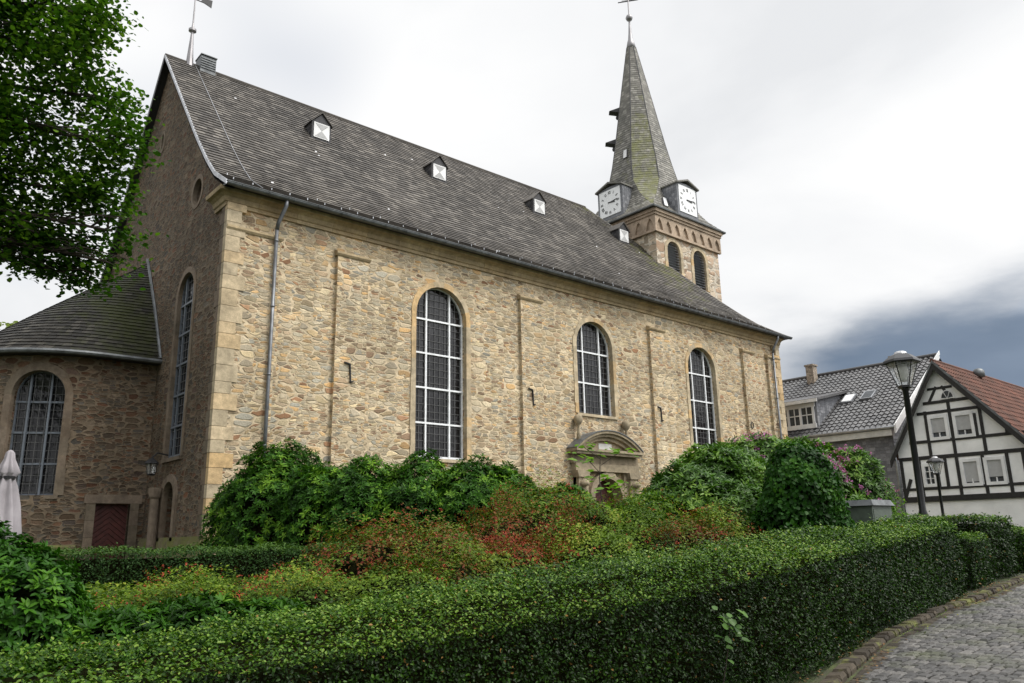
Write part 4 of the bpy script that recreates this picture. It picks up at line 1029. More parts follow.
    for sd, sl, ue in ((1, 1.72, 14.72), (-1, 1.2, 7.2)):
        ze = zr-abs(ue-AP[0])*sl
        v.hexa([(X-ov-.02, AP[0], zr-.08), (X-ov-.02, AP[0], zr+.04), (X-ov+.05, AP[0], zr+.04), (X-ov+.05, AP[0], zr-.08)], [(X-ov-.02, ue, ze-.08), (X-ov-.02, ue, ze+.04), (X-ov+.05, ue, ze+.04), (X-ov+.05, ue, ze-.08)])
    v.build('verge', MAT['zinc_dark'], ro)
    v = MB()
    for sd, sl, ue in ((1, 1.72, 14.72), (-1, 1.2, 7.2)):
        ze = zr-abs(ue-AP[0])*sl
        v.hexa([(X-ov, AP[0], zr-.36), (X-ov, AP[0], zr-.09), (X-ov+.04, AP[0], zr-.09), (X-ov+.04, AP[0], zr-.36)], [(X-ov, ue, ze-.36), (X-ov, ue, ze-.09), (X-ov+.04, ue, ze-.09), (X-ov+.04, ue, ze-.36)])
        v.poly([(X-ov+.04, AP[0], zr-.1), (X, AP[0], zr-.1), (X, ue, ze-.1), (X-ov+.04, ue, ze-.1)])
    v.build('bargeboard', MAT['timber'], ro)
    m = MB(); m.prism([(13.57, 1.0), (13.98, 1.0), (13.98, 2.05), (13.57, 2.05)], .05, .08, M); m.build('cellar_door', MAT['black'], h)
    m = MB(); m.tube([(X-.12, 14.62, 4.85), (X-.08, 14.56, 4.5), (X-.08, 14.56, 1.0)], .055, 8); m.build('downpipe', MAT['zinc'], h, True)
    m = MB(); m.lathe([(.24, -.2), (.24, .06), (.16, .16), (.02, .2)], (38.2, 12.3, 8.4), 10); m.build('roof_vent', MAT['zinc_dark'], h, True)
timber_house()
def grey_house():
    h = thing('slate_clad_house', 'grey house with pantiled roof and slate cladding between church and timbered house', 'house', (40, 19, 1.0))
    X = 36.0; Y0, Y1 = 15.6, 27.5; ez, rz = 6.2, 10.3; XR = 42.2
    M = lambda u, z, d: (X+.3+d, u, z)
    m = MB(); rows = int((ez-.5)/.16)
    for j in range(rows):
        u = Y0; z = .6+j*.16
        while u < Y1: 
            w = random.uniform(.16, .26); m.poly([M(u, z-.02, -.02), M(min(u+w-.006, Y1), z-.02, -.02-random.uniform(0, .006)), M(min(u+w, Y1), z+.17, .0), M(u, z+.17, .0)], random.random()); u += w
    # gable end to the street side
    for j in range(60):
        z = .6+j*.155; x1 = XR*2-X-.3
        x = X+.3
        while x < x1:
            w = random.uniform(.16, .26); t = ez+(rz-ez)*(1-abs((x+w/2)-XR)/(XR-X))-.15
            if z < t: m.poly([(x, Y0-.02, z-.02), (x+w-.006, Y0-.02-random.uniform(0, .006), z-.02), (x+w, Y0, z+.165), (x, Y0, z+.165)], random.random())
            x += w
    m.box(X+.32, XR*2-X-.3, Y0+.01, Y1, .5, ez, .3)
    m.hexa([(X+.32, Y0+.01, ez-.1), (XR, Y0+.01, rz-.2), (XR*2-X-.3, Y0+.01, ez-.1)], [(X+.32, Y1, ez-.1), (XR, Y1, rz-.2), (XR*2-X-.3, Y1, ez-.1)], .3)
    m.build('wall', MAT['slate_blue'], h)
    # pantiled roof: modelled waves in courses
    r = MB(); NU = 12; rowsn = 23; L = math.hypot(XR-X, rz-ez); pitch = .26; yv = Y0-.3; cols = int((Y1+.2-yv)/pitch)
    s_dir = Vector((XR-X, 0, rz-ez)).normalized(); nrm = Vector((-(rz-ez), 0, XR-X)).normalized()
    base = Vector((X, 0, ez))
    fl = lambda s: .30*max(0, 1-s/1.0)**2      # bell-cast foot
    pantiles(r, base, s_dir, nrm, (0, 1, 0), L, yv, Y1+.2-yv, rowsn, pitch)
    for a, b in ((X, ez), (XR*2-X, ez)): r.poly([(a, yv, b), (a, Y1+.2, b), (XR, Y1+.2, rz), (XR, yv, rz)], .2)
    tm = MAT['tile_g']
    ro = r.build('roof', tm, h)
    r = MB(); r.tube([(XR, yv, rz+.06), (XR, Y1, rz+.06)], .1, 8); r.build('ridge_tiles', tm, ro)
    v = MB(); v.hexa([(X-.1, yv-.05, ez-.32), (X-.1, yv-.05, ez+.05), (X-.1, yv+.02, ez+.05), (X-.1, yv+.02, ez-.32)], [(XR, yv-.05, rz-.15), (XR, yv-.05, rz+.16), (XR, yv+.02, rz+.16), (XR, yv+.02, rz-.15)])
    v.hexa([(X-.1, yv-.09, ez-.15), (X-.1, yv-.09, ez+.12), (X-.1, yv-.05, ez+.12), (X-.1, yv-.05, ez-.15)], [(XR, yv-.09, rz+.05), (XR, yv-.09, rz+.24), (XR, yv-.05, rz+.24), (XR, yv-.05, rz+.05)])
    v.build('verge', MAT['white'], ro)
    v = MB(); v.box(X+.02, X+.28, Y0-.1, Y1, ez-.38, ez-.1); v.build('eaves_board', MAT['offwhite'], h)
    v = MB(); v.tube([(X-.05, Y0-.3, ez-.02), (X-.05, Y1, ez-.02)], .07, 8); v.build('gutter', MAT['zinc'], h)
    # dormer
    dz, du0, du1 = 6.75, 19.1, 22.6
    m = MB(); m.hexa([(X+.62, du0+.15, dz-.3), (XR-1, du0+.15, dz-.3), (XR-1, du0+.15, dz+2.2), (X+.62, du0+.15, dz+1.24)], [(X+.62, du1, dz-.3), (XR-1, du1, dz-.3), (XR-1, du1, dz+2.2), (X+.62, du1, dz+1.24)], .4)
    for j in range(10):
        for i in range(13): m.box(X+.64+i*.2, X+.83+i*.2, du0+.13, du0+.15, dz-.3+j*.16, dz-.15+j*.16, random.random())
    d = m.build('dormer', MAT['slate_blue'], h)
    m = MB(); 
    m.hexa([(X+.3, du0-.1, dz+1.2), (X+.3, du0-.1, dz+1.32), (XR-.6, du0-.1, dz+2.45), (XR-.6, du0-.1, dz+2.33)], [(X+.3, du1+.2, dz+1.2), (X+.3, du1+.2, dz+1.32), (XR-.6, du1+.2, dz+2.45), (XR-.6, du1+.2, dz+2.33)], .7)
    m.build('dormer_roof', tm, d)
    m = MB(); m.box(X+.28, X+.32, du0-.1, du1+.2, dz+1.14, dz+1.3); m.box(X+.56, X+.62, du0+.2, du1, dz-.1, dz+.12); m.box(X+.56, X+.61, du0+.2, du1, dz+.95, dz+1.2)
    for u in (19.35, 20.03, 20.7, 21.4, 22.1): m.box(X+.55, X+.61, u, u+.12, dz, dz+1.0)
    for u in (19.74, 20.4, 21.08): m.box(X+.57, X+.6, u, u+.04, dz+.1, dz+.95)
    m.box(X+.57, X+.6, 19.4, 22.1, dz+.55, dz+.6)
    m.build('dormer_window', MAT['white'], d)
    m = MB(); m.box(X+.605, X+.618, du0+.3, du1-.1, dz+.1, dz+.96); m.build('glass', MAT['glass_house'], d)
    # roof windows
    for u, s in ((17.35, 3.2), (18.35, 3.1)):
        q = lambda uu, ss, e: tuple(base+s_dir*ss+nrm*e+Vector((0, uu, 0)))
        m = MB(); m.hexa([q(u, s, .03), q(u+.62, s, .03), q(u+.62, s+.85, .03), q(u, s+.85, .03)], [q(u, s, .14), q(u+.62, s, .14), q(u+.62, s+.85, .14), q(u, s+.85, .14)]); rw = m.build('roof_window', MAT['zinc'], h)
        m = MB(); m.hexa([q(u+.07, s+.08, .1), q(u+.55, s+.08, .1), q(u+.55, s+.77, .1), q(u+.07, s+.77, .1)], [q(u+.07, s+.08, .146), q(u+.55, s+.08, .146), q(u+.55, s+.77, .146), q(u+.07, s+.77, .146)]); m.build('glass', MAT['white'] if u > 18 else MAT['glass_house'], rw)
    for u, x, zt in ((21.9, 41.6, 10.9), (17.6, 42.6, 10.75)):
        m = MB(); m.box(x-.22, x+.22, u-.22, u+.22, rz-1, zt-.1); m.box(x-.27, x+.27, u-.27, u+.27, zt-.1, zt); m.build('chimney', MAT['brick'], h)
grey_house()

# ================================================================== STREET FURNITURE
def lamp(loc, scale, label):
    t = thing('street_lamp', label, 'street lamp', loc, 'lantern street lamps')
    x, y, z = loc; s = scale; H = 2.75*s
    m = MB(); m.lathe([(.075*s, 0), (.07*s, .8*s), (.052*s, .86*s), (.045*s, H), (.06*s, H+.01), (.06*s, H+.06*s)], (x, y, z), 12); m.build('post', MAT['post'], t, True)
    b = z+H+.05*s
    m = MB(); m.lathe([(.09*s, 0), (.10*s, .03*s), (.235*s, .40*s)], (x, y, b), 6); m.build('lamp_glass', MAT['lampglass'], t)
    m = MB()
    for k in range(6):
        a = 2*PI*k/6; m.tube([(x+.10*s*math.cos(a), y+.10*s*math.sin(a), b+.02*s), (x+.235*s*math.cos(a), y+.235*s*math.sin(a), b+.41*s)], .009*s, 4)
    m.lathe([(.085*s, -.02*s), (.115*s, -.01*s), (.115*s, .03*s), (.08*s, .035*s)], (x, y, b), 6); m.build('cage', MAT['post'], t)
    m = MB(); m.lathe([(.27*s, .39*s), (.29*s, .41*s), (.27*s, .45*s), (.17*s, .53*s), (.10*s, .56*s)], (x, y, b), 6); c = m.build('lamp_cap', MAT['post'], t)
    m = MB(); m.lathe([(.10*s, .555*s), (.09*s, .585*s), (.05*s, .60*s)], (x, y, b), 10); m.build('cap_top', MAT['silver'], c)
    m = MB(); m.lathe([(.045*s, .1*s), (.05*s, .16*s), (.075*s, .2*s), (.08*s, .3*s), (.06*s, .38*s)], (x, y, b), 10); m.build('bulb', MAT['offwhite'], t, True)
    return t
l1 = lamp((18.75, 7.62, .85), 1.44, 'tall black street lamp with glass lantern standing beside the clipped hedge')
l2 = lamp((23.95, 9.2, .9), .82, 'small distant street lamp in front of the half timbered house')
def cabinet():
    x0, x1, y0, y1 = 16.7, 17.6, 7.8, 8.35; z = 1.0
    t = thing('utility_cabinet', 'grey green utility cabinet between the ivy bush and the hedge', 'cabinet', (17.1, 8.1, z))
    m = MB(); m.box(x0, x1, y0, y1, z, z+1.18); m.build('housing', MAT['green_box'], t)
    m = MB(); m.hexa([(x0-.06, y0-.06, z+1.18), (x1+.06, y0-.06, z+1.18), (x1+.06, y1+.06, z+1.18), (x0-.06, y1+.06, z+1.18)], [(x0, y0, z+1.3), (x1, y0, z+1.3), (x1, y1, z+1.3), (x0, y1, z+1.3)]); m.build('lid', MAT['zinc_dark'], t)
    m = MB(); m.box(x0-.012, x0, y0+.04, y1-.04, z+.1, z+1.1); m.box(x0+.04, x1-.04, y0-.012, y0, z+.1, z+1.1); m.build('door', MAT['green_box'], t)
cabinet()
def parasol():
    x, y, z = 2.28, 15.3, 1.0
    t = thing('closed_parasol', 'closed pale grey parasol tied at the neck near the apse window', 'parasol', (x, y, z))
    m = MB(); m.tube([(x, y, z), (x, y, z+2.15)], .025, 8); m.build('pole', MAT['whiteframe'], t)
    m = MB(); fn = lambda a, zz: 1+(.30*math.sin(6*a+zz*1.5)+.1*math.sin(3*a+1))*(1 if zz < 2.05 else .4)
    m.lathe([(.25, .62), (.225, .9), (.185, 1.3), (.13, 1.62), (.085, 1.78), (.12, 1.83), (.14, 1.86), (.10, 1.98), (.075, 2.08), (.06, 2.18), (.03, 2.22), (.01, 2.23)], (x, y, z), 56, fn); m.build('canopy', MAT['canvas'], t, True)
    m = MB(); m.lathe([(.115, 1.75), (.12, 1.80)], (x, y, z), 20); m.build('tie_strap', MAT['black'], t)
parasol()

# ================================================================== PLANTS
def leaf_mesh(name, P, N, A, size, aspect, tint, mat, parent=None, cup=.25, seg=2, flat=False):
    """P points, N leaf normals, A leaf axes, all (n,3)"""
    n = len(P); N = N/np.linalg.norm(N, axis=1, keepdims=True); A = A-(A*N).sum(1, keepdims=True)*N; A /= np.linalg.norm(A, axis=1, keepdims=True)+1e-9
    S = np.cross(N, A); L = size[:, None]; W = L*aspect*.5
    off = np.zeros(3); p = parent
    while p: off += np.array(p.location); p = p.parent
    P = P-off
    if seg == 2:
        V = np.stack([P, P+A*L*.3-S*W*.95+N*L*cup*.3, P+A*L*.7-S*W*.8+N*L*cup*.22, P+A*L-N*L*cup*.15, P+A*L*.7+S*W*.8+N*L*cup*.22, P+A*L*.3+S*W*.95+N*L*cup*.3], 1).reshape(-1, 3); k = 6
        b = np.arange(n)[:, None]*6; F = np.concatenate([b+np.array([[0, 1, 2, 3]]), b+np.array([[0, 3, 4, 5]])], 0)
    else:
        V = np.stack([P, P+A*L*.5-S*W+N*L*cup*.3, P+A*L, P+A*L*.5+S*W+N*L*cup*.3], 1).reshape(-1, 3); k = 4
        b = np.arange(n)[:, None]*4; F = b+np.array([[0, 1, 2, 3]])
    me = bpy.data.meshes.new(name); me.vertices.add(len(V)); me.vertices.foreach_set('co', V.astype(np.float32).ravel())
    me.loops.add(F.size); me.loops.foreach_set('vertex_index', F.astype(np.int32).ravel())
    me.polygons.add(len(F)); me.polygons.foreach_set('loop_start', np.arange(0, F.size, 4, dtype=np.int32)); me.polygons.foreach_set('loop_total', np.full(len(F), 4, dtype=np.int32))
    me.update(calc_edges=True); me.validate()
    a = me.attributes.new('tint', 'FLOAT', 'POINT'); a.data.foreach_set('value', np.repeat(tint, k).astype(np.float32))
    me.materials.append(mat); o = bpy.data.objects.new(name, me); C.objects.link(o)
    if parent: o.parent = parent
    return o
def unit(v): return v/(np.linalg.norm(v, axis=1, keepdims=True)+1e-9)
def rnd(n): return unit(rng.normal(size=(n, 3)))
def vnoise(P, f, seed=0):
    r = np.random.default_rng(seed); out = np.zeros(len(P))
    for k in range(5):
        d = r.normal(size=3)*f*(1+.5*k); out += np.sin(P@d+r.uniform(0, 6))/(1+.5*k)
    return out/2.3
def lobe_points(lobes, n, inner=.22, zmin=-9, bump=.12, seed=1):
    """points through the outer shell of a union of ellipsoids"""
    lob = np.array(lobes, float); area = (lob[:, 3]*lob[:, 4]+lob[:, 4]*lob[:, 5]+lob[:, 3]*lob[:, 5]); pr = area/area.sum(); P = []; D = []; dep = []
    got = 0
    while got < n:
        k = rng.choice(len(lob), size=n, p=pr); d = rnd(n); d[:, 2] = np.where(d[:, 2] < -.35, -d[:, 2], d[:, 2]); dd = np.abs(rng.normal(size=n))*inner*.6
        q = 1-dd
        base = lob[k, :3]+d*lob[k, 3:6]
        q = q*(1+bump*vnoise(base, 1.6/max(.4, lob[:, 3].mean()), seed)+bump*.6*vnoise(base, 4.5/max(.4, lob[:, 3].mean()), seed+5))
        p = lob[k, :3]+d*lob[k, 3:6]*q[:, None]
        ok = p[:, 2] > zmin
        for j in range(len(lob)):
            e = np.linalg.norm((p-lob[j, :3])/lob[j, 3:6], axis=1); ok &= ~((e < .74) & (k != j))
        nn = unit(d/lob[k, 3:6])
        P.append(p[ok]); D.append(nn[ok]); dep.append(dd[ok]); got += ok.sum()
    return np.concatenate(P)[:n], np.concatenate(D)[:n], np.concatenate(dep)[:n]
def core(lobes, parent, zmin, f=.72):
    m = MB()
    for (x, y, z, a, b, c) in lobes:
        rings = []
        for i in range(7):
            ph = -PI/2+PI*i/6; rings.append([(x+a*f*math.cos(ph)*math.cos(t)*(1+.12*math.sin(3*t+i)), y+b*f*math.cos(ph)*math.sin(t)*(1+.12*math.sin(3*t+i)), max(zmin-.1, z+c*f*math.sin(ph))) for t in [2*PI*k/10 for k in range(10)]])
        for i in range(6):
            for k in range(10): m.poly([rings[i][k], rings[i][(k+1) % 10], rings[i+1][(k+1) % 10], rings[i+1][k]])
    return m.build('twigs', MAT['twig'], parent)
def shrub(name, label, cat, lobes, n, size, aspect, mat, group=None, whorl=0, zmin=None, up=.4, rand=.7, flowers=None, tintbias=0, inner=.22, seed=1, cf=.72, bump=.12, seg=2):
    cx = sum(l[0] for l in lobes)/len(lobes); cy = sum(l[1] for l in lobes)/len(lobes); z0 = gz(cx, cy) if zmin is None else zmin
    t = thing(name, label, cat, (cx, cy, z0), group)
    P, D, dep = lobe_points(lobes, n, inner, z0, bump, seed)
    core(lobes, t, z0, cf)
    if whorl:
        k = whorl; n2 = len(P)*k; ax = unit(D+np.array([0, 0, up])+rnd(len(P))*.35); a1 = unit(np.cross(ax, rnd(len(P)))); a2 = np.cross(ax, a1)
        th = (np.tile(np.arange(k), len(P))*2.4+np.repeat(rng.uniform(0, 6, len(P)), k))[:, None]
        X, A1, A2 = np.repeat(ax, k, 0), np.repeat(a1, k, 0), np.repeat(a2, k, 0); rad = A1*np.cos(th)+A2*np.sin(th); el = rng.uniform(-.25, .75, (n2, 1))
        A = unit(rad+X*el); N = unit(X-rad*el+rnd(n2)*.15); PP = np.repeat(P, k, 0)+A*.008
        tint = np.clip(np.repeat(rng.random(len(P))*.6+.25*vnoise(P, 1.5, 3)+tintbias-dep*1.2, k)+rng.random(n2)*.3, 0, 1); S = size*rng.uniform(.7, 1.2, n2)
    else:
        n2 = len(P); N = unit(D*.8+np.array([0, 0, up])+rnd(n2)*rand); A = unit(rnd(n2)+D*.5+np.array([0, 0, .2])); PP = P; S = size*rng.uniform(.65, 1.3, n2)
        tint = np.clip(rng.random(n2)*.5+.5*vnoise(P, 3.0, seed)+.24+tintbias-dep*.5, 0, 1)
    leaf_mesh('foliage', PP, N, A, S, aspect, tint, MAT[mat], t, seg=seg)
    if flowers:
        fm, fn, fs, per, bias = flowers
        P2, D2, _ = lobe_points(lobes, fn*3, .04, z0, bump, seed); w = vnoise(P2, 2.2, seed+9)+bias*1.0; idx = np.argsort(-(w+rng.normal(size=len(w))*.35))[:fn]; P2, D2 = P2[idx], D2[idx]
        k = per; n3 = len(P2)*k; Q = np.repeat(P2+D2*fs*.6, k, 0)+rnd(n3)*fs*.8; A = rnd(n3); N = unit(np.repeat(D2, k, 0)+rnd(n3)*.8)
        leaf_mesh('flowers', Q, N, A, fs*rng.uniform(.6, 1.2, n3), .7, rng.random(n3), MAT[fm], t, seg=1)
    return t

# clipped hedge: measured stations (x, y_front, z_front, y_back, z_back)
HS = [(-2.5, 4.55, .95, 6.0, .98), (-.5, 4.45, .97, 6.0, 1.0), (.6, 4.5, .99, 6.0, 1.02), (1.6, 4.68, 1.03, 6.05, 1.05), (2.8, 4.72, 1.06, 5.97, 1.13), (4.05, 4.82, 1.11, 5.93, 1.26), (5.2, 4.84, 1.14, 5.88, 1.38), (6.7, 4.9, 1.21, 5.83, 1.5), (8.5, 5.02, 1.33, 5.85, 1.62), (10.1, 5.28, 1.41, 6.0, 1.70), (13.1, 5.85, 1.56, 6.45, 1.80), (15.7, 6.25, 1.69, 6.9, 1.86), (18.3, 6.6, 1.76, 7.2, 1.9)]
def hedge(name, label, st, dens, sizef, mat, end_x, zb=None, group=None, seed=11):
    st = np.array(st, float); xs = st[:, 0]; x0, x1 = xs[0], end_x
    cx = (x0+x1)/2; t = thing(name, label, 'hedge', (cx, float(np.interp(cx, xs, st[:, 1]))+.4, float(street_z(cx))), group)
    f = lambda x, c: np.interp(x, xs, st[:, c])
    # sections: front face, top, back face, right end
    P = []; N = []
    def add(n, kind):
        x = x0+(x1-x0)*rng.random(n); v = rng.random(n)
        keep = rng.random(n) < dens(x); x, v = x[keep], v[keep]; n = len(x)
        yf, zf, yb, zb_ = f(x, 1), f(x, 2), f(x, 3), f(x, 4); zg = street_z(x) if zb is None else np.full(n, zb)
        if kind == 'front': y = yf+.10*(1-v)**2*0-.06*np.sin(v*PI); z = zg+(zf-zg)*v; nn = np.stack([np.zeros(n)-.1, -np.ones(n), .15+.9*(v > .93)], -1)
        elif kind == 'top': y = yf+(yb-yf)*v; z = zf+(zb_-zf)*v+.03*np.sin(v*PI); nn = np.stack([np.zeros(n), -(zb_-zf), (yb-yf)], -1)
        else: y = yb; z = zb_-(1-v)*.6; nn = np.stack([np.zeros(n), np.ones(n), .2+0*v], -1)
        P.append(np.stack([x, y, z], -1)); N.append(unit(nn))
    area = (x1-x0)
    add(int(area*1.2*1.0*4200), 'front'); add(int(area*1.0*4200), 'top'); add(int(area*.6*1500), 'back')
    for xe, sg in ((x1, 1), (x0, -1)):
        n = int(2600); zf, zbk = f(xe, 2), f(xe, 4); yf, yb = f(xe, 1), f(xe, 3); v = rng.random(n); w = rng.random(n); y = yf+(yb-yf)*w; z = street_z(xe)+(zf+(zbk-zf)*w-street_z(xe))*v
        P.append(np.stack([np.full(n, xe)+sg*.05*np.sin(v*PI), y, z], -1)); N.append(np.tile([float(sg), 0, .1], (n, 1)))
    P, N = np.concatenate(P), np.concatenate(N); n = len(P)
    dep = np.abs(rng.normal(size=n))*.05
    side = np.abs(N[:, 1]) > .7
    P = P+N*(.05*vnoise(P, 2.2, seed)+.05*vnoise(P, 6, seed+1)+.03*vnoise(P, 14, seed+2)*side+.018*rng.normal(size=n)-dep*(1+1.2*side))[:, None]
    # sprigs
    sp = rng.random(n) < .02; P[sp] += N[sp]*rng.uniform(.02, .09, sp.sum())[:, None]
    size = sizef(P[:, 0])*rng.uniform(.6, 1.25, n)
    NN = unit(N*.38+rnd(n)*.65+np.array([0, 0, .55])); A = unit(rnd(n)+N*.6+np.array([0, 0, .15]))
    tint = np.clip(rng.random(n)**1.2*.85+.18*vnoise(P, 1.3, 5)+.12*(N[:, 2] > .5)-dep*2-.30*(N[:, 2] < .5), 0, 1); tint = np.clip(tint+.16*(N[:, 2] > .5), 0, 1); dead = (vnoise(P, .9, 77) > 1.05) & (rng.random(n) < .4); tint = np.where((rng.random(n) < .006) | dead, 1.0, np.minimum(tint, .96))  # top leaves lightened, side leaves darkened: light and shade put into the tint
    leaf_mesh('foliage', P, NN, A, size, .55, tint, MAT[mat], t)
    m = MB(); g = np.linspace(x0+.15, x1-.15, 40)
    for a, b in zip(g[:-1], g[1:]):
        def ring(x):
            yf, zf, yb, zbb = f(x, 1)+.24, f(x, 2)-.14, f(x, 3)-.14, f(x, 4)-.14; z0 = float(street_z(x))+.02 if zb is None else zb-.1
            return [(x, yf+.05, z0), (x, yf, zf), (x, yb, zbb), (x, yb, z0)]
        A_, B_ = ring(a), ring(b)
        for k in range(3): m.poly([A_[k], B_[k], B_[k+1], A_[k+1]])
    m.poly(ring(x0+.15)); m.poly(ring(x1-.15)); m.build('twigs', MAT['twig'], t)
    return t
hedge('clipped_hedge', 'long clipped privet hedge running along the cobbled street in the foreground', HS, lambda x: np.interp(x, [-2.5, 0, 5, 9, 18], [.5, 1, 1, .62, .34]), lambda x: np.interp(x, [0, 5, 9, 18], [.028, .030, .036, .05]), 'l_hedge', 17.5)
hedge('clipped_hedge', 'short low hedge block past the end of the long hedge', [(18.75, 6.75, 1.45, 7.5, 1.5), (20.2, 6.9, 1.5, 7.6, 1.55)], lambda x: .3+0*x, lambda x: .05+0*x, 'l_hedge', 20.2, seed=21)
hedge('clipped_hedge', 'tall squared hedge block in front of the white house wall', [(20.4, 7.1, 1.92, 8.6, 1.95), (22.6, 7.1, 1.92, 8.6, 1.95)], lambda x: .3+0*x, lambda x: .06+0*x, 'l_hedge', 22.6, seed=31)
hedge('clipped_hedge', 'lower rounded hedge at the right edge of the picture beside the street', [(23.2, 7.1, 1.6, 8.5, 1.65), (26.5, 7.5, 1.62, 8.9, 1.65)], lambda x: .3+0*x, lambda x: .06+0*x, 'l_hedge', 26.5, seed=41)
BH = [(2.4, 15.6, 1.58, 16.5, 1.58), (5.25, 14.0, 1.57, 14.9, 1.57), (7.3, 13.0, 1.6, 13.9, 1.6), (11.3, 11.6, 1.72, 12.4, 1.72)]
hedge('box_hedge', 'low box hedge behind the azalea bed near the apse', BH, lambda x: .3+0*x, lambda x: .045+0*x, 'l_boxhedge', 11.3, zb=.9, seed=51)

RG = 'rhododendron shrubs in the church garden'
shrub('rhododendron_shrub', 'wide dark green rhododendron mass against the church wall below the first window', 'shrub',
      [(8.0, 17.4, 2.1, 1.3, 1.1, 1.75), (8.7, 16.2, 1.9, 1.2, 1.1, 1.5), (9.2, 15.5, 1.9, 1.2, 1.0, 1.55), (10.0, 14.7, 1.9, 1.2, 1.0, 1.5), (10.8, 13.9, 1.8, 1.1, 1.0, 1.55), (11.7, 13.6, 1.7, 1.1, .9, 1.5), (8.9, 17.2, 1.9, 1.6, 1.2, 1.35), (12.1, 13.0, 1.5, .8, .8, 1.25), (7.6, 18.0, 1.8, 1.1, .9, 1.4)], 11500, .105, .34, 'l_rhodo', RG, whorl=7, zmin=1.0, seed=3)
shrub('rhododendron_shrub', 'pale green rhododendron to the right of the portal behind the hedge', 'shrub',
      [(11.9, 8.9, 1.8, 1.0, .9, 1.1), (12.9, 9.0, 2.0, 1.2, 1.0, 1.35), (12.2, 8.2, 1.6, .9, .9, 1.0), (13.6, 8.7, 1.95, 1.0, .9, 1.25), (11.0, 9.1, 1.6, .7, .7, .8), (14.4, 9.6, 2.1, 1.2, 1.0, 1.3)], 6200, .115, .32, 'l_rhodo2', RG, whorl=7, zmin=1.0, seed=4)
shrub('rhododendron_shrub', 'tall rhododendron with magenta flowers behind the ivy bush', 'shrub',
      [(16.2, 10.0, 2.45, 1.3, 1.2, 1.45), (17.0, 9.5, 2.5, 1.3, 1.1, 1.35), (18.4, 9.1, 2.3, 1.1, 1.0, 1.3), (15.3, 10.6, 2.0, 1.1, 1.1, 1.3), (17.6, 9.0, 1.6, 1.3, 1.0, 1.0)], 4200, .13, .34, 'l_rhodo2', RG, whorl=6, zmin=1.0, seed=5, flowers=('f_pink', 430, .05, 12, .2))
shrub('rhododendron_shrub', 'dark glossy rhododendron at the left edge in front of the parasol', 'shrub',
      [(1.0, 8.0, 1.03, .8, .8, .83), (1.25, 7.4, .88, .6, .65, .7), (.35, 7.6, .98, .75, .8, .83), (1.55, 7.7, .75, .42, .45, .5)], 4000, .07, .4, 'l_rhodo_deep', RG, whorl=7, zmin=.5, seed=6)
shrub('rhododendron_shrub', 'low bright green rhododendron just behind the front hedge', 'shrub',
      [(1.9, 6.9, .75, .55, .5, .42), (2.5, 6.95, .8, .6, .5, .42), (3.1, 6.9, .78, .5, .45, .38)], 1100, .08, .36, 'l_rhodo', RG, whorl=7, zmin=.5, seed=7, tintbias=-.15)
shrub('ivy_bush', 'rounded dark ivy covered bush right of the pale rhododendron', 'bush',
      [(12.05, 6.75, 2.05, .72, .62, 1.0), (12.0, 6.85, 1.6, .85, .7, .9), (12.3, 6.7, 1.5, .7, .6, .8)], 12000, .065, .85, 'l_dark', zmin=.9, seed=8, up=.0, rand=.5, bump=.08)
shrub('leafy_shrub', 'loose light green shrub beside the cabinet', 'shrub', [(18.3, 8.5, 2.0, .8, .6, .55), (18.9, 8.6, 1.8, .6, .5, .5)], 1300, .09, .4, 'l_light', zmin=1.0, seed=9, inner=.6, cf=.5, bump=.25)

AZ = 'azalea shrubs in the flower bed'
az = [
 ('yellow green azalea mound left of the bed', [(2.1, 8.6, .8, .8, .7, .42), (2.9, 9.0, .82, .8, .7, .42)], 'l_azalea', 120),
 ('azalea dotted with rust red blooms by the box hedge', [(3.6, 9.4, .85, .9, .8, .52), (4.4, 9.3, .9, .9, .8, .56)], 'l_azalea', 420),
 ('low azalea with withered red flowers beside the front hedge', [(4.3, 8.2, .9, .8, .7, .48), (5.0, 7.9, 1.0, .8, .7, .46)], 'l_azalea', 420),
 ('brownish azalea in front of the wide dark rhododendron', [(5.6, 9.3, 1.15, .95, .8, .78), (6.4, 9.2, 1.2, .9, .8, .82)], 'l_redgreen', 260),
 ('azalea with dense red patch in the middle of the bed', [(5.9, 7.9, 1.0, .8, .7, .58), (6.9, 7.9, 1.1, .8, .7, .66)], 'l_redgreen', 620),
 ('tallest azalea, reddish topped, below the church portal', [(8.0, 9.3, 1.4, 1.0, .9, .86), (8.9, 9.6, 1.5, 1.0, .9, .9)], 'l_redgreen', 700),
 ('green azalea spreading behind the hedge centre', [(8.0, 7.7, 1.2, .8, .7, .6), (9.0, 7.6, 1.3, .8, .7, .62)], 'l_azalea', 380),
 ('azalea with crimson flowers at the foot of the pale rhododendron', [(10.1, 7.6, 1.35, .8, .6, .58), (10.9, 7.6, 1.4, .8, .6, .52)], 'l_redgreen', 520),
 ('leafy green azalea under the young sapling', [(9.6, 9.0, 1.5, .8, .8, .85), (10.3, 8.7, 1.5, .7, .7, .8)], 'l_azalea', 160),
]
for i, (lb, lobes, mt, nf) in enumerate(az):
    shrub('azalea_shrub', lb, 'azalea', lobes, 10000, .048, .5, mt, AZ, zmin=.6, seed=60+i, up=.7, rand=.7, inner=.38, bump=.42, cf=.6, flowers=('f_red', nf, .022, 5, .1), seg=1)
shrub('evergreen_shrub', 'small dense green shrub left of the portal door', 'shrub', [(11.0, 11.2, 1.8, .9, .7, .85)], 900, .11, .36, 'l_rhodo', whorl=7, zmin=1.0, seed=77)
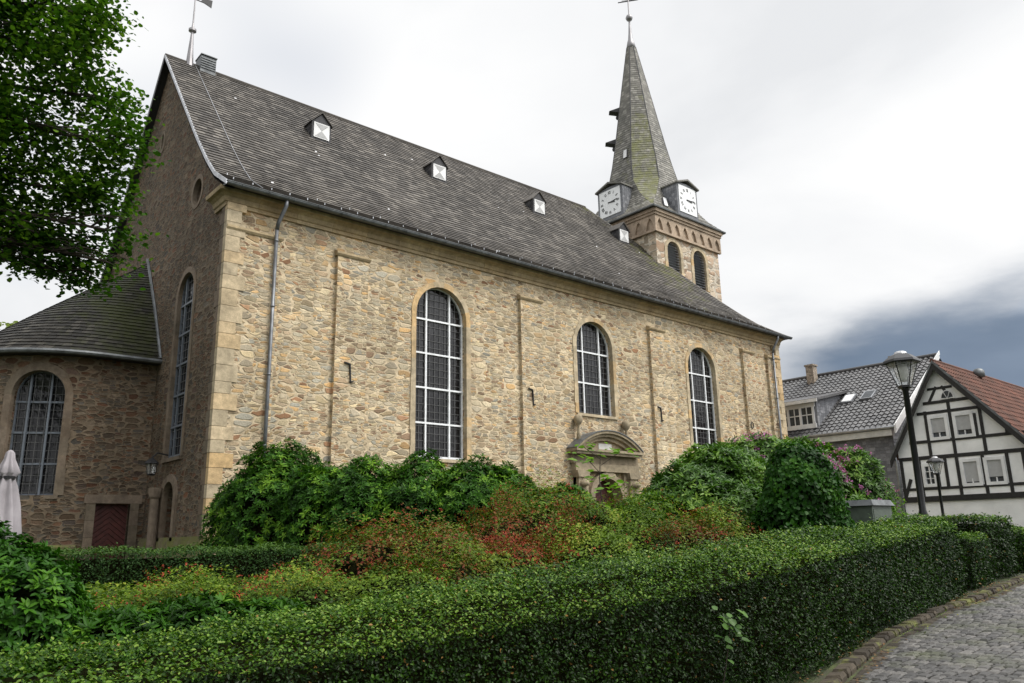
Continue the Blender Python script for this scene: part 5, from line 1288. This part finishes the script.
# sapling in front of the portal
def sapling():
    x, y, z = 9.75, 9.0, 1.0
    t = thing('maple_sapling', 'thin sapling with bright green leaves in front of the portal', 'sapling', (x, y, z))
    m = MB(); tips = []
    m.tube([(x, y, z), (x+.03, y, z+.9), (x-.02, y+.03, z+1.5), (x, y, z+2.0)], [.018, .014, .01, .006], 6)
    for k, zz in enumerate((1.0, 1.15, 1.3, 1.5, 1.75, 1.9, 2.0, .9)):
        a = k*2.4; L = .38-.04*(k % 4); e = (x+L*math.cos(a), y+L*math.sin(a), z+zz+.12); m.tube([(x, y, z+zz-.1), e], .006, 5); tips.append(e)
    m.build('stem', MAT['bark'], t)
    P = np.repeat(np.array(tips), 16, 0)+rng.normal(size=(16*len(tips), 3))*np.array([.13, .13, .05]); n = len(P)
    leaf_mesh('foliage', P, unit(np.array([[0, 0, 1.]])+rnd(n)*.45), rnd(n), rng.uniform(.08, .15, n), .85, rng.random(n), MAT['l_light'], t)
sapling()
def seedling():
    x, y, z = 6.75, 4.72, .15
    t = thing('maple_seedling', 'pale maple seedling poking out of the shaded hedge face', 'seedling', (x, y, z))
    m = MB(); m.tube([(x, y+.1, z), (x, y-.02, z+.45), (x-.03, y-.1, z+.75)], [.008, .006, .003], 5); m.build('stem', MAT['bark'], t)
    n = 26; P = np.array([x-.02, y-.10, z+.62])+rng.normal(size=(n, 3))*np.array([.10, .03, .11])
    leaf_mesh('foliage', P, unit(np.array([[0, -.5, .8]])+rnd(n)*.4), rnd(n), rng.uniform(.06, .11, n), .9, rng.random(n)*.6, MAT['l_rhodo2'], t)
seedling()
# ground cover under the shrubs
def cover():
    n = 26000; x = rng.uniform(.3, 12, n); y = rng.uniform(5.9, 13.5, n); P = np.stack([x, y, ground_z(x, y)+rng.uniform(0, .12, n)], -1)
    N = unit(np.array([[0, 0, 1.]])+rnd(n)*.7); o = leaf_mesh('ground_cover', P, N, rnd(n), rng.uniform(.04, .09, n), .5, rng.random(n), MAT['l_azalea'], seg=1)
    tag(o, 'low green ground cover and seedlings between the garden shrubs', 'ground cover', kind='stuff')
    n = 1800; x = rng.uniform(6, 22, n); y = yh(x)-rng.uniform(.05, .75, n); P = np.stack([x, y, street_z(x)+rng.uniform(.0, .03, n)], -1)
    keep = (vnoise(P, 1.2, 4) > .15); P = P[keep]; n = len(P)
    o = leaf_mesh('weeds', P, unit(np.array([[0, 0, 1.]])+rnd(n)*.8), rnd(n), rng.uniform(.02, .05, n), .5, rng.random(n), MAT['l_azalea'], seg=1)
    tag(o, 'small weeds and moss growing along the kerb joints', 'weeds', kind='stuff')
    n = 1500; x = rng.uniform(6, 20, n); y = yh(x)-rng.uniform(0, .7, n)**1.3-.05; P = np.stack([x, y, street_z(x)+.03+rng.uniform(.0, .03, n)], -1); keep = vnoise(P, 1.6, 14) > -.1; P = P[keep]; n = len(P)
    o = leaf_mesh('leaf_litter', P, unit(np.array([[0, 0, 1.]])+rnd(n)*.35), rnd(n), rng.uniform(.025, .06, n), .6, rng.random(n), MAT['litter'], seg=1)
    tag(o, 'dry brown fallen leaves lying along the kerb under the hedge', 'fallen leaves', kind='stuff')
cover()

# maple at the left: trunk outside the frame, limbs reaching in
def tree(name, label, base, limbs, clusters, leafn, size, mat, trunk_r, tipz, seed=5, inner=.9):
    t = thing(name, label, 'tree', base)
    m = MB(); x, y, z = base
    top = Vector((x+.3, y-.2, tipz)); r0 = trunk_r
    m.tube([(x, y, z-.1), (x+.05, y, z+(tipz-z)*.3), (x+.2, y-.1, z+(tipz-z)*.65), tuple(top)], [r0*1.25, r0, r0*.75, r0*.35], 10)
    m.build('trunk', MAT['bark'], t)
    m = MB(); rr = random.Random(seed)
    for c in clusters:
        c0 = Vector(c[:3]); zst = min(tipz-.3, max(z+2.5, c0.z+.35)); s = Vector((x+.2, y-.1, zst)); mid = s.lerp(c0, .5)+Vector((rr.uniform(-.3, .3), rr.uniform(-.3, .3), .35))
        m.tube([tuple(s), tuple(mid), tuple(c0)], [r0*.28, r0*.16, .02], 6)
        for _ in range(7):
            d = Vector((rr.gauss(0, 1), rr.gauss(0, 1), rr.gauss(0, .7))).normalized(); e = c0+Vector((d.x*c[3], d.y*c[4], d.z*c[5]))*.85; st = mid.lerp(c0, rr.uniform(.3, 1)); m.tube([tuple(st), tuple(st.lerp(e, .5)+Vector((0, 0, .1))), tuple(e)], [.022, .014, .006], 4)
    m.build('limbs', MAT['bark'], t)
    # leaf tufts spread in each cluster
    lob = np.array(clusters, float); vol = lob[:, 3]*lob[:, 4]*lob[:, 5]; vol = vol**.8; nt = leafn//14; k = rng.choice(len(lob), size=nt, p=vol/vol.sum())
    d = rnd(nt)*(rng.random((nt, 1))**(1/2.2)); c = lob[k, :3]+d*lob[k, 3:6]
    keep = vnoise(c, 2.1, seed)+.35*vnoise(c, 6.0, seed+1) > -.12; c = c[keep]; nt = len(c)
    n = nt*14; P = np.repeat(c, 14, 0)+rng.normal(size=(n, 3))*np.array([.17, .17, .10]); N = unit(np.array([[0, 0, 1.]])+rnd(n)*.75)
    tint = np.clip(np.repeat(rng.random(nt)*.5, 14)+rng.random(n)*.45+.15*vnoise(P, 1.0, 2), 0, 1)
    leaf_mesh('crown', P, N, rnd(n), size*rng.uniform(.6, 1.25, n), .85, tint, MAT[mat], t, cup=.15)
    return t
TR = [(1.0, 15.6, 10.6, 1.1, 1.1, 1.0), (2.0, 14.4, 10.2, .85, .8, .8), (2.65, 14.2, 9.4, .75, .7, .6), (3.0, 14.1, 8.55, .62, .6, .5), (1.9, 14.9, 8.8, 1.0, 1.0, .75), (1.7, 15.2, 7.9, 1.0, 1.0, .6), (2.9, 14.6, 7.7, .7, .7, .5),
      (3.2, 14.25, 7.0, .5, .5, .42), (2.9, 14.7, 6.7, .5, .5, .34), (2.3, 15.0, 6.95, .6, .6, .34), (1.8, 15.4, 7.15, .6, .6, .34), (.6, 15.8, 9.2, 1.2, 1.2, 1.1), (.9, 15.9, 7.7, 1.1, 1.1, .8), (.2, 16.3, 7.8, 1.2, 1.2, .8), (1.5, 14.6, 11.3, .8, .9, .7), (.3, 15.5, 12.2, 1.3, 1.3, .9), (-1.2, 16.4, 9.5, 1.6, 1.6, 1.6), (-1.0, 16.6, 12.2, 1.5, 1.5, 1.2), (-2.6, 17.4, 8.6, 1.5, 1.5, 1.4), (2.4, 14.1, 10.9, .6, .6, .5), (3.25, 14.35, 6.45, .42, .42, .25), (2.85, 14.8, 6.25, .5, .5, .28), (2.3, 15.1, 6.45, .5, .5, .26), (1.9, 15.3, 6.7, .5, .5, .3),
      (-.8, 12.6, 9.0, 1.4, 1.6, 1.4), (-1.6, 13.5, 7.2, 1.5, 1.6, 1.0), (-1.0, 11.6, 11.5, 1.4, 1.6, 1.4), (-2.5, 15.0, 10.5, 1.8, 1.8, 1.8), (-1.6, 18.8, 7.4, 1.5, 1.6, 1.2), (-1.0, 19.5, 10.5, 1.6, 1.6, 1.6)]  # unseen crown clusters added out of frame to shade gable and apse
tree('maple_tree', 'large dark green maple tree reaching in from the left in front of the gable', (-1.6, 17.6, 1.0), None, TR, 190000, .095, 'l_maple', .3, 11.5)
TF = [(7.2, 50.2, 13.3, 1.6, 1.4, .9), (6.0, 51.0, 12.2, 1.8, 1.6, 1.1), (4.4, 52, 10.5, 2.4, 2, 1.8)]
tree('birch_tree', 'small pale green distant tree behind the apse roof', (5.0, 51.5, 1.0), None, TF, 5000, .28, 'l_far', .2, 12.5, seed=9)

TB = [(-.2, 0, 4.2, 2.3, 2.2, 1.4), (1.4, .5, 5.8, 2.0, 2.0, 1.5), (-1.5, -.4, 6.0, 2.0, 2.0, 1.6), (.2, -.8, 7.6, 2.2, 2.2, 1.6), (.1, .6, 9.2, 1.6, 1.6, 1.4), (2.2, -.2, 4.2, 1.6, 1.6, 1.1), (-2.3, .4, 4.1, 1.6, 1.6, 1.1)]
bt = tree('street_tree', 'broad green tree beside the street, westmost of the row facing the hedge', (-9.0, -7.5, -.2), None, [(a-9, b-7.5, c-.2, d, e, f) for a, b, c, d, e, f in TB], 16000, .24, 'l_maple', .26, 8.2, seed=21)
bt['group'] = 'trees lining the far side of the street'
ROW = [(-1.5, -8.6, .1, 'second of the row from the west'), (5.5, -7.8, 0.0, 'middle one of the row, opposite the church portal'), (12.5, -8.4, .2, 'fourth of the row from the west'), (20.5, -8.0, .5, 'eastmost of the row facing the hedge')]
for k, (x, y, z, w) in enumerate(ROW):
    c = copy_tree(bt, Vector((x, y, z))); c.rotation_euler = (0, 0, k*1.3+.6); c['label'] = 'broad green tree beside the street, '+w
